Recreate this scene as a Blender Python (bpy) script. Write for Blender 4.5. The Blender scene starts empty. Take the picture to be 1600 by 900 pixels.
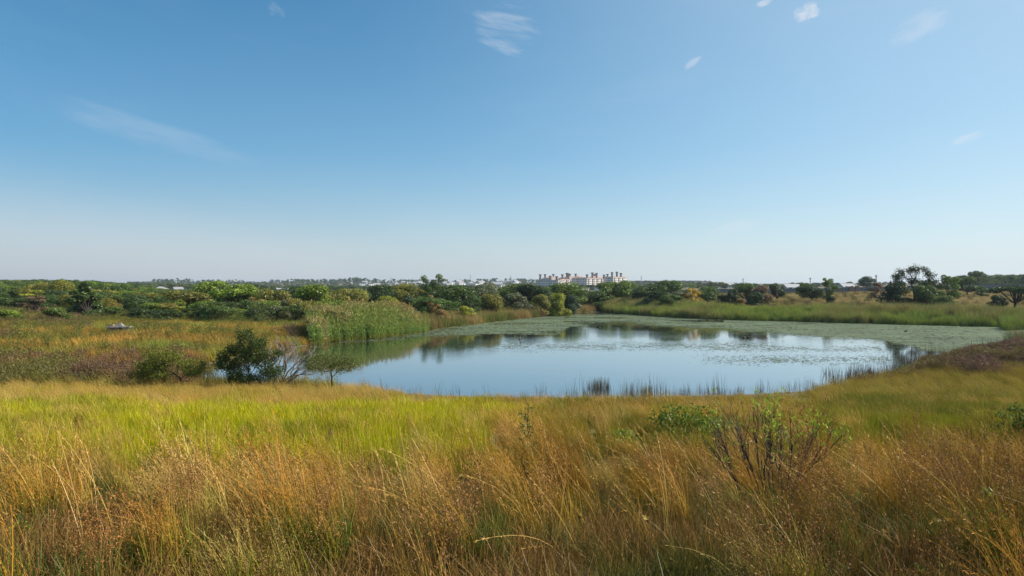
import bpy, math, random
import numpy as np
from mathutils import Vector

SC = bpy.context.scene
COL = SC.collection
R = math.radians

# ------------------------------------------------------------------ camera
F = 1600 * 24 / 36.0                    # focal length in photo pixels
EYE = 6.0                               # lens height above the pond
cam_d = bpy.data.cameras.new('camera')
cam_d.lens = 24; cam_d.sensor_width = 36; cam_d.clip_start = 0.1; cam_d.clip_end = 30000
cam = bpy.data.objects.new('camera', cam_d); COL.objects.link(cam)
cam.location = (0, 0, EYE); cam.rotation_euler = (R(90), 0, 0)
SC.camera = cam

# ------------------------------------------------------------------ sky, sun
SUN_AZ, SUN_EL = 82.0, 37.0             # clockwise from the view axis (+Y), degrees
world = bpy.data.worlds.new('World'); SC.world = world; world.use_nodes = True
wn = world.node_tree.nodes; wl = world.node_tree.links
wn.clear()
sky = wn.new('ShaderNodeTexSky'); sky.sky_type = 'NISHITA'; sky.sun_disc = False
sky.sun_elevation = R(SUN_EL); sky.sun_rotation = R(SUN_AZ)
sky.altitude = 1400; sky.air_density = 1.0; sky.dust_density = .7; sky.ozone_density = 1.3
bg = wn.new('ShaderNodeBackground'); bg.inputs['Strength'].default_value = 0.107
wo = wn.new('ShaderNodeOutputWorld'); wl.new(bg.outputs[0], wo.inputs[0])

def wmath(op, a, b=None, c=None):
    n = wn.new('ShaderNodeMath'); n.operation = op
    for i, v in enumerate((a, b, c)):
        if v is None: continue
        if isinstance(v, (int, float)): n.inputs[i].default_value = v
        else: wl.new(v, n.inputs[i])
    return n.outputs[0]

tc = wn.new('ShaderNodeTexCoord')
sx = wn.new('ShaderNodeSeparateXYZ'); wl.new(tc.outputs['Generated'], sx.inputs[0])
AZ = wmath('ARCTAN2', sx.outputs[0], sx.outputs[1])
EL = wmath('ARCSINE', sx.outputs[2])

def azel(px, py):
    a = math.atan((px - 800) / F)
    return a, math.atan((450 - py) / F * math.cos(a))

def cloud(px, py, wpx, hpx, rot, dens, nscale, lo, hi, stretch=1.0):
    """opacity of one cloud, in azimuth and elevation"""
    a, e = azel(px, py)
    da = wmath('SUBTRACT', AZ, a); de = wmath('SUBTRACT', EL, e)
    c, s = math.cos(R(rot)), math.sin(R(rot))
    p = wmath('ADD', wmath('MULTIPLY', da, c), wmath('MULTIPLY', de, s))
    q = wmath('SUBTRACT', wmath('MULTIPLY', de, c), wmath('MULTIPLY', da, s))
    pn = wmath('DIVIDE', p, wpx / F); qn = wmath('DIVIDE', q, hpx / F)
    rr = wmath('SQRT', wmath('ADD', wmath('MULTIPLY', pn, pn), wmath('MULTIPLY', qn, qn)))
    fall = wn.new('ShaderNodeMapRange'); fall.interpolation_type = 'SMOOTHERSTEP'
    wl.new(rr, fall.inputs[0])
    for i, v in zip((1, 2, 3, 4), (1.0, 0.15, 0.0, 1.0)): fall.inputs[i].default_value = v
    cv = wn.new('ShaderNodeCombineXYZ')
    wl.new(wmath('MULTIPLY', p, F / 100 / stretch), cv.inputs[0]); wl.new(wmath('MULTIPLY', q, F / 100), cv.inputs[1])
    cv.inputs[2].default_value = px * 0.37
    nz = wn.new('ShaderNodeTexNoise'); nz.inputs['Scale'].default_value = nscale
    nz.inputs['Detail'].default_value = 7; nz.inputs['Roughness'].default_value = 0.62
    nz.inputs['Distortion'].default_value = 0.5
    wl.new(cv.outputs[0], nz.inputs['Vector'])
    mr = wn.new('ShaderNodeMapRange'); mr.interpolation_type = 'SMOOTHSTEP'
    wl.new(wmath('ADD', nz.outputs['Fac'], wmath('MULTIPLY', wmath('SUBTRACT', fall.outputs[0], 1.0), .45)), mr.inputs[0])
    for i, v in zip((1, 2, 3, 4), (lo, hi, 0.0, dens)): mr.inputs[i].default_value = v
    return mr.outputs[0]

CL = [cloud(790, 44, 120, 80, -12, .46, 5.5, .38, .84, 5.0),
      cloud(1260, 19, 32, 24, 25, .8, 7.0, .28, .78),
      cloud(1196, 4, 24, 9, 10, .45, 5, .3, .6),
      cloud(1081, 98, 34, 12, 32, .5, 5, .30, .75, 2.0),
      cloud(1512, 216, 38, 12, 14, .4, 5, .30, .75, 2.0),
      cloud(432, 18, 34, 24, -40, .35, 3, .36, .7, 2.5),
      cloud(1430, 38, 75, 40, 20, .32, 2.5, .36, .7, 2.0),
      cloud(262, 216, 260, 44, -13, .22, 2.2, .28, .85, 6),
      cloud(60, 420, 700, 150, -5, .24, .5, .0, .7, 3.0),
      cloud(1150, 355, 80, 18, 12, .22, 2.5, .3, .7, 3.0)]
inv = None
for m in CL:
    k = wmath('SUBTRACT', 1.0, m)
    inv = k if inv is None else wmath('MULTIPLY', inv, k)
cmix = wn.new('ShaderNodeMixRGB')
wl.new(wmath('SUBTRACT', 1.0, inv), cmix.inputs[0])
hs = wn.new('ShaderNodeHueSaturation'); hs.inputs['Saturation'].default_value = 1.75; hs.inputs['Hue'].default_value = .485
wl.new(sky.outputs[0], hs.inputs['Color'])
# thin haze low down and a pale glow round the sun, the same rule in every direction
sdot = wn.new('ShaderNodeVectorMath'); sdot.operation = 'DOT_PRODUCT'
wl.new(tc.outputs['Generated'], sdot.inputs[0])
sdot.inputs[1].default_value = (math.cos(R(SUN_EL)) * math.sin(R(SUN_AZ)), math.cos(R(SUN_EL)) * math.cos(R(SUN_AZ)), math.sin(R(SUN_EL)))
def wramp(v, a, b, c, d):
    n = wn.new('ShaderNodeMapRange'); n.interpolation_type = 'SMOOTHSTEP'; wl.new(v, n.inputs[0])
    for i, q in zip((1, 2, 3, 4), (a, b, c, d)): n.inputs[i].default_value = q
    return n.outputs[0]
def wmix(f, a, b):
    n = wn.new('ShaderNodeMixRGB'); wl.new(f, n.inputs[0])
    for i, v in ((1, a), (2, b)):
        if isinstance(v, tuple): n.inputs[i].default_value = (*v, 1)
        else: wl.new(v, n.inputs[i])
    return n.outputs[0]
glow = wmix(wramp(sdot.outputs['Value'], .1, 1.0, 0, .62), hs.outputs[0], (4.9, 6.0, 6.6))
low = wmath('MULTIPLY', wmath('EXPONENT', wmath('MULTIPLY', wmath('ABSOLUTE', EL), -4.8)), .97)
air = wmix(wramp(sdot.outputs['Value'], -.6, .75, 0, 1), (2.7, 3.1, 3.8), (5.1, 5.8, 6.25))
wl.new(wmix(low, glow, air), cmix.inputs[1]); cmix.inputs[2].default_value = (6.1, 6.2, 6.5, 1)
wl.new(cmix.outputs[0], bg.inputs['Color'])

sun_d = bpy.data.lights.new('sun', 'SUN'); sun_d.energy = 5.0; sun_d.angle = R(0.53); sun_d.color = (1.0, 0.93, 0.82)
sun = bpy.data.objects.new('sun', sun_d); COL.objects.link(sun)
sdir = Vector((math.cos(R(SUN_EL)) * math.sin(R(SUN_AZ)), math.cos(R(SUN_EL)) * math.cos(R(SUN_AZ)), math.sin(R(SUN_EL))))
sun.rotation_euler = sdir.to_track_quat('Z', 'Y').to_euler(); sun.location = (60, 10, 60)

vs = SC.view_settings
vs.view_transform = 'Standard'; vs.look = 'None'; vs.exposure = 0.36; vs.gamma = 1.0; vs.use_curve_mapping = False
SC.render.engine = 'CYCLES'
SC.cycles.use_denoising = True
SC.cycles.max_bounces = 4; SC.cycles.diffuse_bounces = 1; SC.cycles.glossy_bounces = 2
SC.cycles.transmission_bounces = 3; SC.cycles.transparent_max_bounces = 8; SC.cycles.volume_bounces = 0
SC.cycles.caustics_reflective = False; SC.cycles.caustics_refractive = False
SC.cycles.use_adaptive_sampling = False

# ------------------------------------------------------------------ helpers
def hash2(ix, iy, seed):
    h = (ix.astype(np.int64) * 374761393 + iy.astype(np.int64) * 668265263 + seed * 974634541) & 0x7fffffff
    h = ((h ^ (h >> 13)) * 1274126177) & 0x7fffffff
    return ((h ^ (h >> 16)) & 0xffff) / 65535.0

def vnoise(x, y, seed=0):
    x = np.asarray(x, float); y = np.asarray(y, float)
    ix = np.floor(x); iy = np.floor(y); fx = x - ix; fy = y - iy
    fx = fx * fx * (3 - 2 * fx); fy = fy * fy * (3 - 2 * fy)
    a = hash2(ix, iy, seed); b = hash2(ix + 1, iy, seed); c = hash2(ix, iy + 1, seed); d = hash2(ix + 1, iy + 1, seed)
    return (a * (1 - fx) + b * fx) * (1 - fy) + (c * (1 - fx) + d * fx) * fy

def fbm(x, y, seed=0, o=4):
    t = 0; a = .5; s = 0
    for i in range(o):
        t = t + a * vnoise(x * 2 ** i, y * 2 ** i, seed + i * 17); s += a; a *= .5
    return t / s

def sstep(a, b, x):
    t = np.clip((np.asarray(x, float) - a) / (b - a), 0, 1)
    return t * t * (3 - 2 * t)

def mk_mesh(name, V, Fs, mat=None, col=None, smooth=False):
    """V (n,3); Fs one index array (m,k) or a list of them; col (n,3) vertex colour"""
    me = bpy.data.meshes.new(name)
    V = np.asarray(V, np.float32)
    if not isinstance(Fs, list): Fs = [Fs]
    Fs = [np.asarray(f, np.int32) for f in Fs if len(f)]
    me.vertices.add(len(V)); me.vertices.foreach_set('co', V.ravel())
    nl = sum(f.size for f in Fs); npoly = sum(len(f) for f in Fs)
    me.loops.add(nl); me.polygons.add(npoly)
    me.loops.foreach_set('vertex_index', np.concatenate([f.ravel() for f in Fs]))
    tot = np.concatenate([np.full(len(f), f.shape[1], np.int32) for f in Fs])
    st = np.concatenate([[0], np.cumsum(tot)[:-1]]).astype(np.int32)
    me.polygons.foreach_set('loop_start', st)
    if smooth: me.polygons.foreach_set('use_smooth', np.ones(npoly, bool))
    me.update(calc_edges=True); me.validate()
    if col is not None:
        at = me.attributes.new('Col', 'FLOAT_COLOR', 'POINT')
        c4 = np.ones((len(V), 4), np.float32); c4[:, :3] = col
        at.data.foreach_set('color', c4.ravel())
    if mat: me.materials.append(mat)
    return me

def obj(name, me, parent=None, loc=(0, 0, 0)):
    o = bpy.data.objects.new(name, me); COL.objects.link(o); o.location = loc
    if parent: o.parent = parent
    return o

def tag(o, label, cat, group=None, kind=None):
    if label: o['label'] = label
    if cat: o['category'] = cat
    if group: o['group'] = group
    if kind: o['kind'] = kind
    return o

def thing(name, label, cat, loc, rz=0, group=None):
    o = bpy.data.objects.new(name, None); COL.objects.link(o); o.empty_display_size = .2
    o.location = loc; o.rotation_euler = (0, 0, rz)
    return tag(o, label, cat, group)

class MB:
    """collects boxes / prisms / tubes into one mesh"""
    def __init__(s): s.V = []; s.F = []; s.n = 0
    def add(s, V, F):
        s.V.append(np.asarray(V, float)); s.F.append([tuple(i + s.n for i in f) for f in F]); s.n += len(V)
    def box(s, x0, x1, y0, y1, z0, z1, top=0.0):
        t = top
        V = [(x0, y0, z0), (x1, y0, z0), (x1, y1, z0), (x0, y1, z0), (x0 + t, y0 + t, z1), (x1 - t, y0 + t, z1), (x1 - t, y1 - t, z1), (x0 + t, y1 - t, z1)]
        s.add(V, [(3, 2, 1, 0), (4, 5, 6, 7), (0, 1, 5, 4), (1, 2, 6, 5), (2, 3, 7, 6), (3, 0, 4, 7)])
    def hip(s, x0, x1, y0, y1, z0, h):
        ins = min(x1 - x0, y1 - y0) * .5
        if x1 - x0 >= y1 - y0: a, b = (x0 + ins, (y0 + y1) / 2, z0 + h), (x1 - ins, (y0 + y1) / 2, z0 + h); F = [(0, 1, 5, 4), (1, 2, 5), (2, 3, 4, 5), (3, 0, 4)]
        else: a, b = ((x0 + x1) / 2, y0 + ins, z0 + h), ((x0 + x1) / 2, y1 - ins, z0 + h); F = [(0, 1, 4), (1, 2, 5, 4), (2, 3, 5), (3, 0, 4, 5)]
        s.add([(x0, y0, z0), (x1, y0, z0), (x1, y1, z0), (x0, y1, z0), a, b], F + [(3, 2, 1, 0)])
    def tube(s, P, Rr, n=6):
        V, Fq = tube_arrays(np.asarray(P, float), np.asarray(Rr, float), n)
        s.add(V, [tuple(f) for f in Fq])
    def build(s, name, mat, parent=None, smooth=False):
        me = bpy.data.meshes.new(name)
        me.from_pydata([tuple(v) for v in np.concatenate(s.V)], [], sum(s.F, [])); me.update()
        if mat: me.materials.append(mat)
        if smooth:
            for p in me.polygons: p.use_smooth = True
        return obj(name, me, parent)

def frame_of(T):
    T = T / (np.linalg.norm(T) + 1e-9)
    ref = np.array([1.0, 0, 0]) if abs(T[0]) < .8 else np.array([0, 1.0, 0])
    a = np.cross(T, ref); a /= np.linalg.norm(a)
    return a, np.cross(T, a)

def tube_arrays(P, Rr, n=6):
    m = len(P); V = []
    for i in range(m):
        T = P[min(i + 1, m - 1)] - P[max(i - 1, 0)]
        a, b = frame_of(T)
        for k in range(n):
            t = 2 * math.pi * k / n
            V.append(P[i] + Rr[i] * (a * math.cos(t) + b * math.sin(t)))
    Fq = []
    for i in range(m - 1):
        for k in range(n):
            Fq.append((i * n + k, i * n + (k + 1) % n, (i + 1) * n + (k + 1) % n, (i + 1) * n + k))
    return np.array(V), np.array(Fq)

# ------------------------------------------------------------------ materials
def newmat(name):
    m = bpy.data.materials.new(name); m.use_nodes = True
    nt = m.node_tree; nt.nodes.clear()
    o = nt.nodes.new('ShaderNodeOutputMaterial')
    return m, nt, o

def foliage_mat(name, source, transl=0.35, gloss=0.06, rough=.45):
    """leaf / blade: mesh colour 'Col' times a per-plant tint"""
    m, nt, o = newmat(name); N = nt.nodes; L = nt.links
    ca = N.new('ShaderNodeAttribute'); ca.attribute_name = 'Col'
    if source == 'INSTANCER':
        t = N.new('ShaderNodeAttribute'); t.attribute_type = 'INSTANCER'; t.attribute_name = 'tint'; tout = t.outputs['Color']
    else:
        t = N.new('ShaderNodeObjectInfo'); tout = t.outputs['Color']
    mx = N.new('ShaderNodeMixRGB'); mx.blend_type = 'MULTIPLY'; mx.inputs[0].default_value = 1
    L.new(ca.outputs['Color'], mx.inputs[1]); L.new(tout, mx.inputs[2])
    d = N.new('ShaderNodeBsdfDiffuse'); tr = N.new('ShaderNodeBsdfTranslucent'); g = N.new('ShaderNodeBsdfGlossy')
    g.inputs['Roughness'].default_value = rough
    L.new(mx.outputs[0], d.inputs[0]); L.new(mx.outputs[0], tr.inputs[0])
    a = N.new('ShaderNodeMixShader'); a.inputs[0].default_value = transl
    L.new(d.outputs[0], a.inputs[1]); L.new(tr.outputs[0], a.inputs[2])
    b = N.new('ShaderNodeMixShader'); b.inputs[0].default_value = gloss
    L.new(a.outputs[0], b.inputs[1]); L.new(g.outputs[0], b.inputs[2])
    L.new(b.outputs[0], o.inputs[0])
    return m

M_BLADE = foliage_mat('grass_blade', 'INSTANCER', .20, .02)
M_LEAF = foliage_mat('leaf', 'OBJECT', .34, .04)
M_WOODLEAF = foliage_mat('wood_leaf', 'INSTANCER', .34, .03)
M_NEARLEAF = foliage_mat('glossy_leaf', 'OBJECT', .35, .02)

def noise_mat(name, c1, c2, scale=4, rough=.85, bump=0.0, detail=5, lo=.35, hi=.65, c3=None, s3=1.0):
    m, nt, o = newmat(name); N = nt.nodes; L = nt.links
    p = N.new('ShaderNodeBsdfPrincipled'); p.inputs['Roughness'].default_value = rough
    tc = N.new('ShaderNodeTexCoord'); nz = N.new('ShaderNodeTexNoise')
    nz.inputs['Scale'].default_value = scale; nz.inputs['Detail'].default_value = detail
    L.new(tc.outputs['Object'], nz.inputs['Vector'])
    cr = N.new('ShaderNodeValToRGB'); cr.color_ramp.elements[0].position = lo; cr.color_ramp.elements[1].position = hi
    cr.color_ramp.elements[0].color = (*c1, 1); cr.color_ramp.elements[1].color = (*c2, 1)
    L.new(nz.outputs['Fac'], cr.inputs[0]); out = cr.outputs[0]
    if c3:
        n2 = N.new('ShaderNodeTexNoise'); n2.inputs['Scale'].default_value = s3; n2.inputs['Detail'].default_value = 4
        L.new(tc.outputs['Object'], n2.inputs['Vector'])
        r2 = N.new('ShaderNodeMapRange'); r2.inputs[1].default_value = .45; r2.inputs[2].default_value = .62
        L.new(n2.outputs['Fac'], r2.inputs[0])
        mx = N.new('ShaderNodeMixRGB'); L.new(r2.outputs[0], mx.inputs[0]); L.new(out, mx.inputs[1]); mx.inputs[2].default_value = (*c3, 1)
        out = mx.outputs[0]
    L.new(out, p.inputs['Base Color'])
    if bump:
        b = N.new('ShaderNodeBump'); b.inputs['Strength'].default_value = bump; b.inputs['Distance'].default_value = .05
        L.new(nz.outputs['Fac'], b.inputs['Height']); L.new(b.outputs[0], p.inputs['Normal'])
    L.new(p.outputs[0], o.inputs[0])
    return m

M_BARK = noise_mat('bark', (.035, .026, .02), (.09, .07, .055), 30, .9, .4)
M_BARKPALE = noise_mat('dry_bark', (.20, .155, .125), (.36, .29, .235), 25, .9, .3)
M_STEM = noise_mat('dark_stem', (.03, .018, .014), (.085, .05, .04), 40, .8)
M_GROUND = noise_mat('earth', (.085, .06, .032), (.20, .145, .07), 1.3, .95, .3, 8, .3, .7, (.10, .10, .035), .035)
M_SAND = noise_mat('sand', (.42, .32, .2), (.58, .46, .31), 3, .95, .3)

# ------------------------------------------------------------------ terrain
def px2w(px, py, z=0.0):
    Y = (EYE - z) * F / (py - 450.0)
    return (px - 800) / F * Y, Y

POND_PX = [(292, 592), (306, 575), (345, 562), (400, 552), (470, 541), (500, 534), (580, 528), (655, 519), (690, 513), (740, 507), (800, 500),
           (890, 490), (935, 486.5), (985, 491), (1050, 496), (1150, 500), (1300, 504), (1450, 508), (1575, 511), (1588, 524), (1560, 540),
           (1500, 551), (1440, 562), (1418, 576), (1375, 588), (1335, 600), (1270, 612), (1150, 619), (1000, 622), (850, 623), (700, 620),
           (600, 614), (500, 609), (400, 609), (325, 609), (298, 604)]
POND = np.array([px2w(*p) for p in POND_PX])

def pond_sd(x, y):
    """signed distance to the waterline, negative on the water"""
    x = np.asarray(x, float); y = np.asarray(y, float)
    d = np.full(x.shape, 1e9); ins = np.zeros(x.shape, bool)
    n = len(POND)
    for i in range(n):
        ax, ay = POND[i]; bx, by = POND[(i + 1) % n]
        ex, ey = bx - ax, by - ay
        t = np.clip(((x - ax) * ex + (y - ay) * ey) / (ex * ex + ey * ey), 0, 1)
        d = np.minimum(d, np.hypot(x - ax - t * ex, y - ay - t * ey))
        with np.errstate(divide='ignore', invalid='ignore'):
            c = ((ay > y) != (by > y)) & (x < (bx - ax) * (y - ay) / (by - ay + 1e-12) + ax)
        ins ^= c
    return np.where(ins, -d, d)

TY = np.array([-80, 0, 4, 8, 16, 26, 36, 45, 75, 110, 130, 180, 266, 400, 600, 1100, 1400, 1700, 2500, 9000], float)
T_L = np.array([4.6, 4.45, 4.3, 3.4, 2.25, 1.1, .4, .5, .8, 1.0, 1.5, 2.4, 3.4, 4.6, 6.2, 9.5, 14, 17, 20, 20])
T_C = np.array([4.6, 4.45, 4.3, 3.4, 2.25, 1.1, .4, .4, .5, .55, .6, .9, 1.5, 2.0, 3.0, 5.0, 13, 19.5, 22, 20])
T_R = np.array([4.6, 4.45, 4.3, 3.4, 2.25, 1.1, .4, .5, .6, .75, 1.0, 1.9, 3.1, 4.2, 5.5, 8.5, 13, 17, 20, 20])
T_RR = np.array([4.6, 4.45, 4.3, 3.4, 2.25, 1.1, .45, .7, .8, .9, 1.5, 3.0, 4.8, 6.4, 9.0, 14, 17, 19, 20, 20])

def ground_z(x, y):
    x = np.asarray(x, float); y = np.asarray(y, float)
    u = x / np.maximum(y, 30)
    l, c, r, rr = (np.interp(y, TY, t) for t in (T_L, T_C, T_R, T_RR))
    wl_ = sstep(.36, .62, -u)
    wr_ = sstep(.05, .30, u); wrr = sstep(.32, .75, u)
    b = c * (1 - wl_ - wr_) + l * wl_ + (r * (1 - wrr) + rr * wrr) * wr_
    amp = np.clip(y / 200, .12, 1.2)
    b = b + (fbm(x * .09, y * .09, 3, 3) - .5) * .5 * amp
    sd = pond_sd(x, y)
    near = np.where(y < 46, 5.0, 7.0)
    w = sstep(0, 1, sd / near)
    land = .06 + (np.maximum(b, .12) - .06) * w
    z = np.where(sd > 0, land, np.maximum(-.12 - .22 * np.abs(sd), -1.4))
    z = np.where((sd > -1.2) & (sd <= 0), .06 + sd * .2, z)
    return z

def gz(x, y): return float(ground_z(np.array([x]), np.array([y]))[0])
def at(px, Y): return (px - 800) / F * Y
def on_ground(px, Y):
    x = at(px, Y); return Vector((x, Y, gz(x, Y)))
def zpix(py, Y): return EYE + (450 - py) * Y / F

rows = np.concatenate([np.arange(-60, 2, 4), np.arange(2, 60, .7), np.arange(60, 200, 1.3), 200 * 1.035 ** np.arange(0, 96)])
ss = np.concatenate([-np.geomspace(1.7, .66, 22)[:-1], np.linspace(-.66, .66, 250), np.geomspace(.66, 1.7, 22)[1:]])
GX, GY = np.meshgrid(ss, rows); GX = GX * (GY + 70)
GZ = ground_z(GX, GY)
nr, nc = GX.shape
ii = (np.arange(nr - 1)[:, None] * nc + np.arange(nc - 1)[None]).ravel()
gm = mk_mesh('ground', np.stack([GX.ravel(), GY.ravel(), GZ.ravel()], 1), np.stack([ii, ii + 1, ii + nc + 1, ii + nc], 1), M_GROUND, smooth=True)
tag(obj('ground', gm), None, None, kind='structure')
YFAR = float(rows[-1]); XFAR = float(1.7 * (YFAR + 70))

# water: one level sheet; the banks rise out of it
def water_mat():
    m, nt, o = newmat('pond_water'); N = nt.nodes; L = nt.links
    p = N.new('ShaderNodeBsdfPrincipled'); p.inputs['Base Color'].default_value = (.03, .04, .038, 1)
    p.inputs['Roughness'].default_value = .05; p.inputs['IOR'].default_value = 1.333
    p.inputs['Specular IOR Level'].default_value = .5
    tc = N.new('ShaderNodeTexCoord'); mp = N.new('ShaderNodeMapping'); mp.inputs['Scale'].default_value = (.55, 1.2, 1)
    L.new(tc.outputs['Object'], mp.inputs[0])
    n1 = N.new('ShaderNodeTexNoise'); n1.inputs['Scale'].default_value = 2.2; n1.inputs['Detail'].default_value = 3
    L.new(mp.outputs[0], n1.inputs['Vector'])
    n2 = N.new('ShaderNodeTexNoise'); n2.inputs['Scale'].default_value = .06; n2.inputs['Detail'].default_value = 2
    L.new(tc.outputs['Object'], n2.inputs['Vector'])
    r = N.new('ShaderNodeMapRange'); r.inputs[1].default_value = .4; r.inputs[2].default_value = .62; r.inputs[3].default_value = .012; r.inputs[4].default_value = .09
    L.new(n2.outputs['Fac'], r.inputs[0])
    b = N.new('ShaderNodeBump'); b.inputs['Distance'].default_value = .08
    L.new(r.outputs[0], b.inputs['Strength']); L.new(n1.outputs['Fac'], b.inputs['Height']); L.new(b.outputs[0], p.inputs['Normal'])
    g = N.new('ShaderNodeBsdfGlossy'); g.inputs['Roughness'].default_value = .04; g.inputs['Color'].default_value = (.97, .96, .95, 1); L.new(b.outputs[0], g.inputs['Normal'])
    fr = N.new('ShaderNodeFresnel'); fr.inputs['IOR'].default_value = 1.333; L.new(b.outputs[0], fr.inputs['Normal'])
    mm = N.new('ShaderNodeMath'); mm.operation = 'MULTIPLY_ADD'; mm.use_clamp = True; mm.inputs[1].default_value = .95; mm.inputs[2].default_value = .05
    L.new(fr.outputs[0], mm.inputs[0])
    ms = N.new('ShaderNodeMixShader'); L.new(mm.outputs[0], ms.inputs[0]); L.new(p.outputs[0], ms.inputs[1]); L.new(g.outputs[0], ms.inputs[2])
    L.new(ms.outputs[0], o.inputs[0])
    return m
wx = np.linspace(-32, 92, 32); wy = np.linspace(34, 182, 38)
WX, WY = np.meshgrid(wx, wy); ii = (np.arange(37)[:, None] * 32 + np.arange(31)[None]).ravel()
tag(obj('water', mk_mesh('water', np.stack([WX.ravel(), WY.ravel(), WX.ravel() * 0], 1), np.stack([ii, ii + 1, ii + 33, ii + 32], 1), water_mat())), None, None, kind='structure')

# floating duckweed: small flat pads, thick towards the far bank, thin streaks on the open water
def duckweed(s, y0, y1, fine, name, label):
    rng = np.random.default_rng(5)
    xs = np.arange(-24, 84, s); ys = np.arange(y0, y1, s)
    X, Y = np.meshgrid(xs, ys)
    n0, n1 = X.shape
    X = X + rng.uniform(-.36, .36, X.shape) * s; Y = Y + rng.uniform(-.36, .36, X.shape) * s
    cx = X[:-1, :-1]; cy = Y[:-1, :-1]
    px = 800 + F * cx / cy; py = 450 + EYE * F / cy
    lx = [480, 600, 690, 760, 875, 892, 960, 1050, 1100, 1150, 1200, 1250, 1300, 1350, 1400, 1450, 1490, 1600]
    ly = [537, 531, 527, 521.5, 521, 508, 504, 509, 513, 518, 521, 524, 528, 531, 537, 548, 556, 562]
    edge = np.interp(px, lx, ly)
    n = fbm(cx * .12, cy * .12, 11, 4); nf = fbm(cx * .7, cy * .7, 23, 3)
    dens = sstep(3.0, -3.0, (py - edge) + (n - .5) * 11 + (fbm(cx * .35, cy * .9, 13, 3) - .5) * 7)
    dens = dens * (.30 + .68 * sstep(600, 760, px))
    dens = dens * (1 - .85 * sstep(.60, .66, fbm(cx * .05, cy * .14, 41, 3)) * (px < 1130) * (px > 880))
    wave = .35 + .65 * sstep(.42, .58, fbm(cx * 1.5, cy * .8, 29, 3))
    band = np.exp(-((py - 541) / 5.5) ** 2) * sstep(690, 760, px) * sstep(1240, 1180, px)
    band2 = (np.exp(-((py - 545) / 4) ** 2) + np.exp(-((py - 562) / 6) ** 2)) * sstep(1060, 1180, px) * sstep(1430, 1380, px)
    sp = .33 * np.clip(band + band2, 0, 1) * wave
    d = sp if fine else dens * (.80 + .28 * nf) * (1 - .45 * sstep(.60, .72, fbm(cx * .1, cy * .35, 43, 4)))
    ok = (rng.random(d.shape) < d) & (pond_sd(cx, cy) < -.1)
    r, c = np.nonzero(ok)
    a = r * n1 + c
    Z = .007 + .003 * rng.random(X.size)
    Fq = np.stack([a, a + 1, a + n1 + 1, a + n1], 1)
    used = np.unique(Fq); mp = np.full(X.size, -1); mp[used] = np.arange(len(used))
    V = np.stack([X.ravel(), Y.ravel(), Z], 1)[used]
    cv = .62 + .7 * fbm(V[:, 0] * .25, V[:, 1] * .5, 31, 4)
    colr = np.array([.115, .145, .075])[None] * cv[:, None]
    brown = sstep(.55, .7, fbm(V[:, 0] * .08, V[:, 1] * .2, 37, 3))[:, None]
    colr = colr * (1 - .25 * brown) + np.array([.13, .13, .06]) * .25 * brown
    m, nt, o = newmat('duckweed'); N = nt.nodes
    p = N.new('ShaderNodeBsdfPrincipled'); p.inputs['Roughness'].default_value = .75; p.inputs['Specular IOR Level'].default_value = .15
    ca = N.new('ShaderNodeAttribute'); ca.attribute_name = 'Col'
    nt.links.new(ca.outputs['Color'], p.inputs['Base Color']); nt.links.new(p.outputs[0], o.inputs[0])
    o_ = obj(name, mk_mesh(name, V, mp[Fq], m, colr))
    tag(o_, label, 'duckweed', kind='stuff')
duckweed(.3, 56, 176, False, 'duckweed', 'grey-green floating weed covering the far side of the pond')
duckweed(.11, 46, 84, True, 'drifting_duckweed', 'thin drifting streaks of floating weed across the middle of the pond')

# haze: the air between here and the far suburb
def haze():
    mb = MB(); mb.box(-XFAR - 40, XFAR + 40, -140, YFAR + 40, -3.5, 48)
    m, nt, o = newmat('haze_air')
    v = nt.nodes.new('ShaderNodeVolumePrincipled')
    v.inputs['Color'].default_value = (.80, .89, 1, 1); v.inputs['Density'].default_value = 0.00012; v.inputs['Anisotropy'].default_value = .2
    nt.links.new(v.outputs[0], o.inputs['Volume'])
    tag(mb.build('haze', m), 'thin pale blue haze over the distance', 'haze', kind='stuff')
haze()

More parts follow.
